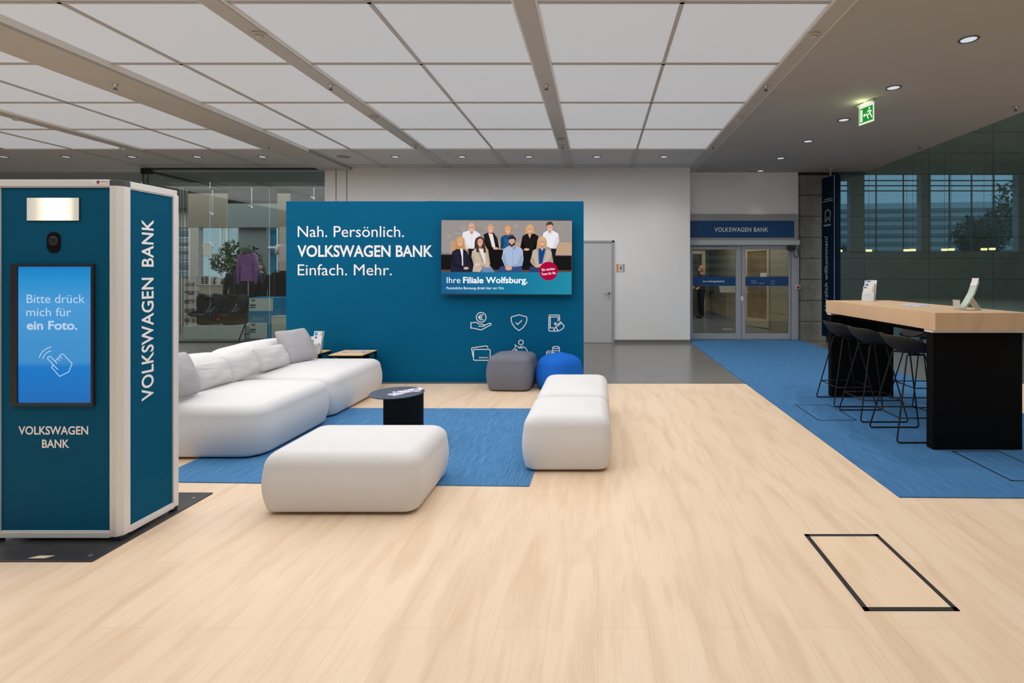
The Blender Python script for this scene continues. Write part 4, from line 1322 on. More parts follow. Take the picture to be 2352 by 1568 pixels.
def pillow(label, y0, y1, xb, zb, h, lean, m, group, thick=0.13, seed=0, yaw=0.0, tilt=0.0):
    w = y1 - y0
    t = thing('cushion', label, 'cushion', (xb, (y0 + y1) / 2, zb), 0, group)
    R = Matrix.Rotation(yaw, 4, 'Z') @ Matrix.Rotation(-lean, 4, 'Y') @ Matrix.Rotation(tilt, 4, 'X')
    b = MB()
    n = 26
    def side(s):
        def fn(u, v):
            a, c = 2 * u - 1, 2 * v - 1
            pinch = 1 - 0.05 * (1 - c * c) * a * a * abs(a) - 0.10 * (a * c) ** 4
            pinch2 = 1 - 0.05 * (1 - a * a) * c * c * abs(c) - 0.10 * (a * c) ** 4
            prof = (max(0, 1 - abs(a) ** 2.4) ** 0.55) * (max(0, 1 - abs(c) ** 2.4) ** 0.55)
            wr = noise.noise(Vector((a * 1.3 + seed, c * 1.5, s * 3 + seed))) * 0.016
            d_ = a * 0.5 + c
            wr += 0.007 * (1 - abs(noise.noise(Vector((a * 1.1 + seed * 3, d_ * 4.0, s * 5)))) * 2.2) * (0.4 + 0.6 * abs(a))
            edge = min(1, 3.5 * (1 - max(abs(a), abs(c))))
            sag = -0.03 * h * (1 - a * a) * max(0, c)
            return R @ Vector((s * (thick / 2 * prof + wr * edge), a * w / 2 * pinch, h / 2 + c * h / 2 * pinch2 + sag))
        return fn
    b.grid(side(1), n, n)
    st = len(b.f)
    b.grid(side(-1), n, n)
    for i in range(st, len(b.f)):
        b.f[i] = b.f[i][::-1]
    b.build('cushion_cover', m, t, local=True, smooth=True)
    b = MB()
    rim = []
    for i in range(n): rim.append((i / n, 0))
    for i in range(n): rim.append((1, i / n))
    for i in range(n): rim.append((1 - i / n, 1))
    for i in range(n): rim.append((0, 1 - i / n))
    f0 = side(1)
    f1 = side(-1)
    b.tube([(f0(u, v) + f1(u, v)) / 2 for u, v in rim], 0.004, 6, closed=True)
    b.build('seam', m, t, local=True, smooth=True)
G = 'cushions on the sofa'
pillow('large light grey cushion at the kiosk end of the sofa', 3.72, 4.20, -3.235, 0.432, 0.375, radians(20), M_pil_g, G, 0.17, 1)
pillow('small white cushion next to the near grey cushion', 4.235, 4.65, -3.30, 0.43, 0.245, radians(24), M_pil_w, G, 0.17, 2)
pillow('small white cushion in the middle of the sofa', 4.63, 5.06, -3.31, 0.43, 0.265, radians(26), M_pil_w, G, 0.17, 3, tilt=radians(4))
pillow('small white cushion next to the far grey cushion', 5.06, 5.54, -3.32, 0.43, 0.258, radians(24), M_pil_w, G, 0.16, 4, tilt=radians(-2))
pillow('large light grey cushion at the far end of the sofa', 5.52, 5.96, -3.28, 0.43, 0.415, radians(30), M_pil_g, G, 0.15, 5, yaw=radians(-14))

# ------------------------------------------------------------------ round side table, square side tables
def leaflet_material(name, cols_, seed):
    """printed leaflet: patches of several colours"""
    m = bpy.data.materials.new(name)
    m.use_nodes = True
    nt = m.node_tree
    bs = nt.nodes['Principled BSDF']
    bs.inputs['Roughness'].default_value = 0.45
    tc = nt.nodes.new('ShaderNodeTexCoord')
    mp = nt.nodes.new('ShaderNodeMapping')
    mp.inputs['Location'].default_value = (seed, seed * 0.7, 0)
    mp.inputs['Scale'].default_value = (2.2, 2.6, 2.6)
    nt.links.new(tc.outputs['Generated'], mp.inputs[0])
    nz_ = nt.nodes.new('ShaderNodeTexNoise')
    nz_.inputs['Scale'].default_value = 1.3
    nz_.inputs['Detail'].default_value = 2
    nt.links.new(mp.outputs[0], nz_.inputs['Vector'])
    r = nt.nodes.new('ShaderNodeValToRGB')
    r.color_ramp.interpolation = 'CONSTANT'
    el = r.color_ramp.elements
    n = len(cols_)
    el[0].position, el[0].color = 0.0, (*cols_[0], 1)
    el[1].position, el[1].color = 0.32 + 0.36 * (n - 1) / n, (*cols_[-1], 1)
    for i in range(1, n - 1):
        k = el.new(0.32 + 0.36 * i / n)
        k.color = (*cols_[i], 1)
    nt.links.new(nz_.outputs['Fac'], r.inputs['Fac'])
    nt.links.new(r.outputs['Color'], bs.inputs['Base Color'])
    return m
M_leaf = [leaflet_material('printed leaflet', [(0.85, 0.85, 0.86), lin(70, 120, 200), (0.85, 0.84, 0.85), lin(190, 110, 90), (0.86, 0.86, 0.86)], s) for s in (0.3, 2.1, 4.7)]
RT = (-1.640, 4.19)
t = thing('round_side_table', 'small round slate side table with black curved leg on the rug', 'side table', (RT[0], RT[1], 0.006))
b = MB(); b.lathe([(0.0, 0.430), (0.208, 0.430), (0.212, 0.433), (0.212, 0.438), (0.209, 0.4405), (0.0, 0.4405)], 64, Matrix.Translation((RT[0], RT[1], 0)))
b.build('tabletop', M_tabletop, t, smooth=False)
b = MB()
aa = [radians(-98 + 170 * i / 30) for i in range(31)]
ro, ri_ = 0.205, 0.190
out = [(RT[0] + ro * cos(a), RT[1] + ro * sin(a)) for a in aa] + [(RT[0] + ri_ * cos(a), RT[1] + ri_ * sin(a)) for a in aa[::-1]]
b.prism(out, Matrix.Translation((0, 0, 0.006)), 0.424); b.build('leg', M_blackm, t)
for k, (dx, dy, a, lab) in enumerate(((0.045, -0.02, 20, 'lowest of the fanned leaflets on the round side table'), (0.07, 0.01, -12, 'middle one of the fanned leaflets on the round side table'), (0.095, 0.045, 8, 'topmost of the fanned leaflets on the round side table'))):
    M = Matrix.Translation((RT[0] + dx, RT[1] + dy, 0.4405 + 0.0015 * k)) @ Matrix.Rotation(radians(a + 40), 4, 'Z')
    b = MB(); b.boxm(M, -0.105, 0.105, -0.05, 0.05, 0, 0.0012)
    tag(b.build('leaflet', M_leaf[k]), lab, 'leaflet', 'leaflets on the round table')
def square_table(x0, x1, label):
    y0, y1, z = 6.20, 6.605, 0.43
    t = thing('square_side_table', label, 'side table', ((x0 + x1) / 2, (y0 + y1) / 2, 0), 0, 'square side tables')
    b = MB(); b.box(x0, x1, y0, y1, z - 0.012, z); b.build('tabletop', M_side_wood, t, bevel=0.002)
    b = MB(); b.box(x0, x1, y0, y1, z - 0.032, z - 0.0125); b.build('apron', M_blackm, t, bevel=0.002)
    for lx in (x0 + 0.002, x1 - 0.020):
        for ly in (y0 + 0.002, y1 - 0.020):
            b = MB(); b.box(lx, lx + 0.018, ly, ly + 0.018, 0, z - 0.032); b.build('leg', M_blackm, t)
    b = MB(); b.box(x0 + 0.01, x1 - 0.01, y0 + 0.2, y0 + 0.212, 0.0, z - 0.032); b.build('panel', M_blackm, t)
square_table(-3.255, -2.845, 'oak topped black side table holding flat leaflets, by the sofa end')
square_table(-3.845, -3.435, 'oak topped black side table holding the brochure stand, behind the sofa')
for k, (dx, a, lab) in enumerate(((-0.06, 15, 'leaflet lying flat on the square side table, left one'), (0.05, -20, 'leaflet lying flat on the square side table, right one'))):
    M = Matrix.Translation((-3.02 + dx, 6.41 + 0.03 * k, 0.43 + 0.0014 * k)) @ Matrix.Rotation(radians(a), 4, 'Z')
    b = MB(); b.boxm(M, -0.10, 0.10, -0.06, 0.06, 0, 0.0012)
    tag(b.build('leaflet', M_leaf[(k + 1) % 3]), lab, 'leaflet', 'leaflets on the square table')

def brochure(label, M, w, h, parts, group, th=0.003):
    """printed brochure standing in a holder: cover with simple picture patches"""
    b = MB(); b.boxm(M, -w / 2, w / 2, 0, h, -th / 2, th / 2)
    o = b.build('brochure', M_paper)
    tag(o, label, 'brochure', group)
    for nm, pts, rgb in parts:
        b = MB(); b.prism([(p_[0] * w, p_[1] * h) for p_ in pts], M @ Matrix.Translation((0, 0, th / 2 + 0.0002)), 0.0002)
        b.build(nm, mat('print', lin(*rgb), 0.5), o)
    return o
couple = [('cover_picture', [(-.32, .12), (.42, .05), (.45, .40), (.1, .48), (-.3, .42)], (236, 214, 200)), ('cover_picture', ell(-.12, .40, .14, .08, 12), (150, 96, 70)), ('cover_picture', [(-.22, .2), (.02, .18), (.0, .36), (-.2, .36)], (200, 150, 110)),
          ('cover_picture', ell(.24, .5, .13, .07, 12), (120, 84, 64)), ('cover_picture', [(.08, .18), (.4, .16), (.42, .42), (.12, .42)], (110, 150, 220)), ('cover_mark', [(-.42, .86), (-.12, .86), (-.12, .96), (-.42, .96)], (60, 90, 160))]
tophat = [('cover_mark', [(-.4, .8), (-.02, .8), (-.02, .96), (-.4, .96)], (60, 160, 220)), ('cover_picture', [(-.2, .45), (.35, .45), (.2, .62), (0, .64)], (110, 86, 60)), ('cover_mark', [(.25, .8), (.45, .8), (.45, .95), (.25, .95)], (220, 210, 130))]
bluecov = [('cover_picture', [(-.45, .05), (.45, .05), (.45, .8), (-.45, .8)], (120, 180, 220)), ('cover_picture', [(.1, .1), (.4, .1), (.4, .75), (.1, .75)], (60, 100, 130))]
def holder_frame(name, label, loc, rz, w, h, group):
    t = thing(name, label, 'brochure holder', loc, rz, group)
    b = MB()
    b.box(-w / 2, w / 2, -0.035, 0.045, 0, 0.003)
    b.boxm(Matrix.Rotation(radians(-12), 4, 'X'), -w / 2, w / 2, -0.002, 0.002, 0.0, h)
    b.boxm(Matrix.Translation((0, -0.03, 0)) @ Matrix.Rotation(radians(-12), 4, 'X'), -w / 2, w / 2, -0.002, 0.001, 0.0, h * 0.42)
    for s in (-1, 1):
        b.prism([(-0.032, 0.0), (0.003, 0.0), (0.003 + h * 0.09, h * 0.42), (-0.032 + h * 0.09, h * 0.42)], plane_m((s * w / 2, 0, 0), (0, 1, 0), (0, 0, 1)), 0.002)
    b.build('acrylic_body', M_clear, t, local=True)
    return t
# on the left square table
HX, HY, HZ = px(727, 6.36), 6.36, 0.43
holder_frame('brochure_holder', 'clear acrylic brochure holder on the oak side table behind the sofa', (HX, HY, HZ), radians(-8), 0.135, 0.27, 'brochure holders')
RB = Matrix.Translation((HX, HY, HZ + 0.004)) @ Matrix.Rotation(radians(-8), 4, 'Z')
tilt = Matrix.Rotation(radians(90 - 12), 4, 'X')
brochure('white brochure with a couple on its cover, front of the holder behind the sofa', RB @ Matrix.Translation((0.006, -0.017, 0)) @ tilt, 0.105, 0.205, couple, 'brochures in holders')
brochure('tallest brochure with blue mark, rear of the holder behind the sofa', RB @ Matrix.Translation((-0.012, -0.006, 0.0)) @ tilt, 0.105, 0.262, tophat, 'brochures in holders')
brochure('pale blue brochure at the left side of the holder behind the sofa', RB @ Matrix.Translation((-0.055, -0.022, 0)) @ tilt @ Matrix.Rotation(radians(35), 4, 'Y'), 0.05, 0.2, bluecov, 'brochures in holders')

# ------------------------------------------------------------------ high table with stools
TX0, TX1, TYA, TYB, TZ0, TZ1 = 2.637, 3.375, 4.02, 5.95, 0.96, 1.10
ht = thing('high_table', 'long high table with thick oak top and two black panel legs on blue carpet', 'table', ((TX0 + TX1) / 2, (TYA + TYB) / 2, 0.007))
b = MB(); b.box(TX0, TX1, TYA, TYB, TZ0, TZ1); b.build('tabletop', M_table_wood, ht, bevel=0.0025)
for ya, yb in ((4.08, 4.165), (5.86, 5.94)):
    b = MB(); b.box(TX0 + 0.022, TX1 - 0.005, ya, yb, 0.007, TZ0 - 0.022); b.build('leg', M_blackwood, ht, bevel=0.004)
    b = MB(); b.box(TX0 + 0.012, TX1, ya - 0.01, min(yb + 0.01, TYB - 0.002), TZ0 - 0.022, TZ0); b.build('metal_strip', M_alu, ht)
b = MB(); b.box(TX0 + 0.12, TX1 - 0.12, 4.165, 5.86, TZ0 - 0.05, TZ0); b.build('frame', M_blackwood, ht)

def make_stool():
    t = thing('bar_stool', '', 'bar stool', (0, 0, 0), 0, 'black bar stools')
    b = MB()
    def shell(u, v):                       # u: radius, v: angle; the back is towards -x
        r = u
        a = v * 2 * pi
        back = max(0.0, -cos(a))
        ex = 0.195 if cos(a) > 0 else 0.215
        x, y = ex * r * cos(a) - 0.005, 0.228 * r * sin(a)
        side = abs(sin(a)) ** 2
        z = 0.722 + 0.045 * r ** 2.2 * side * (0.55 + 0.45 * (1 - max(0, cos(a)))) + (0.150 * r ** 2.6) * back ** 1.2 + 0.004 * r * r
        z += 0.055 * r ** 3 * side * (1 if cos(a) < 0.35 else max(0, 1 - (cos(a) - 0.35) * 2))
        return Vector((x, y, z))
    b.grid(shell, 12, 40)
    b.build('seat_shell', M_shell, t, local=True, smooth=True, solid=0.009)
    wr = 0.0066
    tops = {}
    for s in (-1, 1):
        f = [(-0.225, s * 0.215, wr), (0.225, s * 0.215, wr)]
        tp = [(-0.075, s * 0.105, 0.712), (0.075, s * 0.105, 0.712)]
        # leg up, over under the seat, down; runner along the floor: one bent wire with rounded corners
        corner = [Vector(f[0]), Vector(f[1]), Vector(tp[1]), Vector(tp[0])]
        pts = []
        for i in range(4):
            p0, p1, p2 = corner[i - 1], corner[i], corner[(i + 1) % 4]
            rr = 0.03 if i < 2 else 0.02
            a_ = p1 + (p0 - p1).normalized() * rr
            c_ = p1 + (p2 - p1).normalized() * rr
            for q in range(5):
                w = q / 4
                pts.append(a_ * (1 - w) ** 2 + p1 * 2 * w * (1 - w) + c_ * w * w)
        b = MB(); b.tube(pts, wr, 8, closed=True); b.build('leg_frame', M_wire, t, local=True, smooth=True)
    def at(s, e, z):                       # on a leg, at height z
        k = (z - wr) / (0.712 - wr)
        return Vector((e * (0.225 - 0.150 * k), s * (0.215 - 0.110 * k), z))
    for e in (-1, 1):
        b = MB(); b.tube([at(-1, e, 0.20), at(1, e, 0.20)], 0.006, 8); b.build('footrest', M_wire, t, local=True, smooth=True)
    for s in (-1, 1):
        b = MB(); b.tube([at(s, -1, 0.20), at(s, 1, 0.20)], 0.006, 8); b.build('footrest', M_wire, t, local=True, smooth=True)
    b = MB(); b.tube([(-0.05, -0.105, 0.712), (0, 0, 0.716), (0.05, 0.105, 0.712)], 0.007, 8).tube([(0.05, -0.105, 0.712), (0, 0, 0.716), (-0.05, 0.105, 0.712)], 0.007, 8)
    b.build('seat_bracket', M_wire, t, local=True, smooth=True)
    for s in (-1, 1):
        for e in (-1, 1):
            b = MB(); b.box(e * 0.17 - 0.02, e * 0.17 + 0.02, s * 0.215 - 0.009, s * 0.215 + 0.009, 0, wr * 1.4); b.build('glide', M_black, t, local=True)
    return t
st0 = make_stool()
for k, (x, y, rz, lab) in enumerate(((2.688, 4.452, 0, 'black wire-leg bar stool at the high table, nearest the camera'), (2.692, 5.048, 0, 'black wire-leg bar stool, middle one on the near long side of the table'),
                                     (2.695, 5.605, 0, 'black wire-leg bar stool by the far leg of the high table'), (3.50, 5.57, pi, 'black wire-leg bar stool on the far long side of the table'))):
    o = st0 if k == 0 else copy_tree(st0)
    o.location = (x, y, 0.007)
    o.rotation_euler = (0, 0, rz)
    o['label'] = lab

# brochure stand on the far end of the table
HX, HY, HZ = px(1995, 5.78), 5.78, TZ1
holder_frame('brochure_holder', 'clear acrylic brochure holder at the far end of the high table', (HX, HY, HZ), radians(-52), 0.13, 0.235, 'brochure holders')
RB = Matrix.Translation((HX, HY, HZ + 0.004)) @ Matrix.Rotation(radians(-52), 4, 'Z')
brochure('white brochure with a couple on its cover, front of the holder on the high table', RB @ Matrix.Translation((-0.012, -0.022, 0)) @ tilt, 0.100, 0.165, couple, 'brochures in holders')
brochure('white brochure with small blue mark, middle of the holder on the high table', RB @ Matrix.Translation((0.0, -0.012, 0)) @ tilt, 0.105, 0.20, [couple[-1]], 'brochures in holders')
brochure('tallest brochure, rear of the holder on the high table', RB @ Matrix.Translation((0.016, -0.005, 0)) @ tilt, 0.110, 0.236, [('cover_mark', [(-.48, .9), (-.1, .9), (-.1, .98), (-.48, .98)], (70, 130, 200)), ('cover_picture', [(-.1, .1), (.46, .1), (.46, .82), (.1, .82)], (170, 130, 130)), ('cover_picture', [(0, .2), (.2, .2), (.2, .8), (.06, .8)], (50, 70, 100))], 'brochures in holders')
# clear stand with a green leaflet near the front
SX, SY = px(2222, 4.34), 4.34
stand = thing('leaflet_stand', 'clear acrylic leaflet stand near the front of the high table', 'leaflet stand', (SX, SY, TZ1), radians(-100))
def ribbon3(mb, prof, w, th):
    """bent sheet: profile (y, z) swept across the width"""
    n = len(prof)
    L = []
    for i, (y, z) in enumerate(prof):
        a = Vector(prof[min(i + 1, n - 1)]) - Vector(prof[max(i - 1, 0)])
        nn = Vector((-a.y, a.x)).normalized() * th / 2
        L.append(((y + nn.x, z + nn.y), (y - nn.x, z - nn.y)))
    vs_ = []
    for (p, q) in L:
        for x in (-w / 2, w / 2):
            vs_ += [(x, p[0], p[1]), (x, q[0], q[1])]
    fs = []
    for i in range(n - 1):
        a, c = i * 4, (i + 1) * 4
        fs += [(a, a + 2, c + 2, c), (a + 1, c + 1, c + 3, a + 3), (a, c, c + 1, a + 1), (a + 2, a + 3, c + 3, c + 2)]
    fs += [(0, 1, 3, 2), ((n - 1) * 4, (n - 1) * 4 + 2, (n - 1) * 4 + 3, (n - 1) * 4 + 1)]
    mb.add(vs_, fs)
b = MB(); ribbon3(b, [(-0.085, 0.085), (-0.082, 0.02), (-0.07, 0.002), (-0.045, 0.006), (-0.01, 0.06), (0.03, 0.14), (0.05, 0.205), (0.062, 0.24)], 0.115, 0.003); b.build('sheet', M_clear, stand, local=True, smooth=False)
b = MB(); ribbon3(b, [(0.014, 0.11), (0.05, 0.05), (0.085, 0.001)], 0.115, 0.003); b.build('strut', M_clear, stand, local=True)
o = thing('leaflet', 'pale green leaflet leaning in the clear stand on the high table', 'leaflet', (SX, SY, TZ1), radians(-100))
b = MB(); ribbon3(b, [(-0.048, 0.012), (-0.014, 0.064), (0.026, 0.143), (0.046, 0.205), (0.058, 0.236), (0.064, 0.268)], 0.098, 0.0015); b.build('sheet', mat('pale green print', lin(196, 214, 196), 0.5), o, local=True)
b = MB(); ribbon3(b, [(0.0430, 0.2055), (0.0553, 0.237), (0.0615, 0.2685)], 0.0982, 0.0020); b.build('white_edge', M_paper, o, local=True)
b = MB(); b.boxm(Matrix.Translation((px(2100, 4.95), 4.95, TZ1)) @ Matrix.Rotation(radians(12), 4, 'Z'), -0.10, 0.10, -0.14, 0.14, 0, 0.003)
tag(b.build('leaflet', M_leaf[1]), 'flat printed leaflet lying in the middle of the high table', 'leaflet')
b = MB(); b.boxm(Matrix.Translation((px(2110, 5.1) - 0.02, 5.12, TZ1)) @ Matrix.Rotation(radians(-25), 4, 'Z'), -0.09, 0.09, -0.13, 0.13, 0, 0.0016)
tag(b.build('leaflet', M_leaf[2]), 'flat printed leaflet peeping from under the other on the high table', 'leaflet')

# ------------------------------------------------------------------ entrance with sign
D = EY
zt = pz(565, D - 0.06)
ent = thing('door_1', 'glazed double entrance door in grey metal frame', 'entrance door', ((ex0 + ex1) / 2, D, 0), 0, None, 'structure')
xL, xM, xR = ex0 + 0.005, px(1703, D), px(1829, D)
xlL, xlR = px(1588, D), px(1814, D)
b = MB(); b.box(xL, xR + 0.02, D - 0.02, D + 0.10, zt, pz(492, D)).box(px(1817, D), xR + 0.02, D - 0.04, D + 0.1, 0.007, zt)
b.build('frame', M_alu_dark, ent, bevel=0.004)
b = MB(); b.box(xL, xR + 0.04, D - 0.10, D - 0.02, pz(563, D), pz(552, D)); b.build('door_operator', mat('pale grey metal', (0.48, 0.52, 0.53), 0.4), ent, bevel=0.004)
def leaf(xa, xb, gxa, gxb, text):
    zb_, zt_, gz0, gz1 = 0.015, zt - 0.01, pz(766, D), pz(573, D)
    b = MB()
    b.box(xa, gxa, D, D + 0.05, zb_, zt_).box(gxb, xb, D, D + 0.05, zb_, zt_).box(gxa, gxb, D, D + 0.05, zb_, gz0).box(gxa, gxb, D, D + 0.05, gz1, zt_)
    o = b.build('leaf', M_alu_dark, ent, bevel=0.003)
    b = MB(); b.box(gxa, gxb, D + 0.02, D + 0.03, gz0, gz1); b.build('glass_pane', M_doorglass, o)
    b = MB(); b.box(gxa, gxb, D + 0.015, D + 0.0195, pz(656.5, D), pz(635.5, D)); b.build('blue_band', M_signblue, o)
    return o
lf = leaf(xL + 0.01, xM - 0.005, px(1591, D), px(1690, D), None)
text_part('lettering', 'www.volkswagenbank.de', facing(px(1614, D), D + 0.014, pz(647.6, D)), px(1664, D) - px(1614, D), 4.0 / F * D, M_white_ink, lf, bold=0.01)
rf = leaf(xM + 0.005, px(1817, D) - 0.004, px(1712, D), px(1811.5, D), None)
for s, xa, xb, yb in (('Volkswagen', 1725, 1737, 645.4), ('Financial Services', 1726, 1741, 650.2), ('Bank', 1745, 1756, 651.5), ('Zentrum', 1770, 1781, 646.4), ('Kontakt', 1770, 1779, 652.3)):
    text_part('lettering', s, facing(px(xa, D), D + 0.014, pz(yb, D)), px(xb, D) - px(xa, D), 2.4 / F * D, M_grey_ink, rf)
b = MB(); b.tube([(px(1708, D), D - 0.002, pz(671, D)), (px(1708, D), D - 0.05, pz(671, D)), (px(1722, D), D - 0.055, pz(671.5, D))], 0.010); b.build('handle', M_steel, rf, smooth=True)
b = MB(); b.box(px(1702, D), px(1707, D), D - 0.004, D, pz(690, D), pz(680, D)); b.build('lock', M_alu, rf)
sign = thing('entrance_sign', 'long dark blue fascia sign with white lettering over the entrance doors', 'sign', (px(1704, D), D - 0.03, pz(552, D)))
b = MB(); b.box(xL, px(1829, D), D - 0.06, D - 0.02, pz(552, D), pz(493, D)); b.build('frame', mat('satin metal frame', (0.34, 0.34, 0.36), 0.35, metal=0.3), sign, bevel=0.004)
b = MB(); b.box(xL + 0.002, px(1821.5, D), D - 0.068, D - 0.058, pz(546, D), pz(507.5, D)); b.build('panel', M_signblue, sign)
text_part('lettering', 'VOLKSWAGEN BANK', facing(px(1641, D - .07), D - 0.07, pz(532, D - .07)), px(1763.5, D) - px(1641, D), 9.6 / F * D, mat('sign lettering', (0.80, 0.80, 0.80), 0.5), sign, bold=0.012, space=1.08)
# alarm knob and conduit, door closer box
t = thing('emergency_button', 'small white box with red button on the door frame beside the concrete', 'button', (px(1829, D), D - 0.045, pz(664, D)))
b = MB(); b.box(px(1825, D), px(1835, D), D - 0.075, D - 0.02, pz(664, D), pz(655, D)); b.build('box', mat('button housing', (0.62, 0.62, 0.62), 0.5), t, bevel=0.004)
b = MB(); b.lathe([(0.03, 0), (0.03, 0.012), (0, 0.016)], 18, facing(px(1830, D), D - 0.075, pz(659.5, D))); b.build('knob', mat('red', lin(150, 10, 20), 0.4), t)
b = MB(); b.tube([(px(1832, D), D - 0.05, pz(655, D)), (px(1832, D), D - 0.05, pz(572, D)), (px(1828, D), D - 0.05, pz(566, D))], 0.011, 8); b.build('conduit', mat('conduit grey', (0.36, 0.36, 0.37), 0.5), t)
t = thing('door_sensor', 'black sensor box with looped cable at the top right of the entrance', 'sensor', (px(1815, D), D - 0.11, pz(574, D)))
b = MB(); b.box(px(1806, D), px(1822, D), D - 0.13, D - 0.04, pz(575, D), pz(565, D)); b.build('box', M_black, t, bevel=0.006)
b = MB(); b.tube([P(1821, 569, D - .09), P(1822, 583, D - .09), P(1827, 591, D - .09), P(1833, 588, D - .09), P(1834, 578, D - .09), P(1832, 570, D - .09)], 0.008, 8); b.build('cable', M_black, t, smooth=True)

# corridor behind the doors
b = MB(); b.box(4.40, 4.6, D + 0.14, 20.5, 0, 3.5)
struct('wall_corridor', b, M_conc_in, 'pale concrete side wall inside the entrance corridor', 'wall')
b = MB(); b.box(1.2, 1.35, D + 0.14, 20.5, 0, 3.5).box(1.35, 4.4, 20.4, 20.6, 0, 3.5).box(1.35, 1.9, D - 0.005, D + 0.14, 0, 3.5)
struct('wall_inner', b, mat('corridor grey', (0.30, 0.28, 0.23), 0.8), 'grey end and side of the entrance corridor', 'wall')
b = MB(); b.box(1.2, 4.6, D + 0.14, 20.6, 3.5, 3.6)
struct('ceiling_corridor', b, M_soffit, 'low ceiling of the entrance corridor', 'ceiling')
t = thing('door_3', 'pale door frame at the end of the corridor behind the person', 'door', (3.45, 18.5, 0), 0, None, 'structure')
b = MB(); b.box(3.72, 3.84, 18.4, 18.5, 0, 2.25).box(2.6, 3.72, 18.4, 18.5, 2.13, 2.25); b.build('frame', mat('cream frame', (0.62, 0.58, 0.46), 0.6), t)
b = MB(); b.box(2.7, 3.72, 19.3, 19.35, 0, 2.1); b.build('leaf', mat('dim leaf', (0.12, 0.14, 0.14), 0.5), t)
t = thing('door_4', 'open glazed wooden door standing against the corridor wall', 'door', (4.25, 13.6, 0), 0, None, 'structure')
Md = plane_m((px(1715.5, 14.0), 14.0, 0.02), (0.42, -1.0, 0), (0, 0, 1))
wd = 0.9
b = MB(); b.boxm(Md, 0, 0.06, 0, 2.1, 0, 0.04).boxm(Md, wd - 0.07, wd, 0, 2.1, 0, 0.04).boxm(Md, 0.06, wd - 0.07, 0, 0.22, 0, 0.04).boxm(Md, 0.06, wd - 0.07, 2.0, 2.1, 0, 0.04)
b.build('frame', mat('beige door frame', (0.55, 0.50, 0.38), 0.6), t)
b = MB(); b.boxm(Md, 0.06, wd - 0.07, 0.22, 2.0, 0.012, 0.028); b.build('panel', mat('brown panel', (0.20, 0.145, 0.075), 0.5, nz=(3, 0.3)), t)
b = MB(); b.boxm(Md, 0.6, 0.84, 1.22, 1.42, 0.05, 0.054); b.build('notice', M_paper, t)
t = thing('notice_board', 'tilted white notice sheet behind the left entrance glass', 'notice', (px(1672, 13), 13, pz(671, 13)))
b = MB(); b.prism([(px(1651, 13), pz(656, 13)), (px(1689, 13), pz(656, 13)), (px(1689, 13), pz(671.5, 13)), (px(1654, 13), pz(671.5, 13))], facing(0, 13, 0), 0.01); b.build('sheet', mat('notice paper', (0.75, 0.78, 0.70), 0.7), t)
b = MB(); b.tube([(px(1672, 13), 13.02, pz(671, 13)), (px(1672, 13), 13.02, 0.02)], 0.012); b.lathe([(0.15, 0), (0.15, 0.015), (0.02, 0.02)], 20, Matrix.Translation((px(1672, 13), 13.02, 0))); b.build('post', M_alu_dark, t)
t = thing('waste_bin', 'dark bin at the end of the corridor right of the person', 'bin', (px(1642, 18), 18, 0))
b = MB(); b.box(px(1634, 18), px(1650, 18), 17.9, 18.2, 0, pz(690, 18)); b.build('body', mat('dark bin', (0.06, 0.06, 0.055), 0.5), t, bevel=0.02)
b = MB(); b.box(px(1634, 18), px(1650, 18), 17.89, 18.21, pz(690, 18), pz(688, 18)); b.build('lid', M_black, t, bevel=0.01)

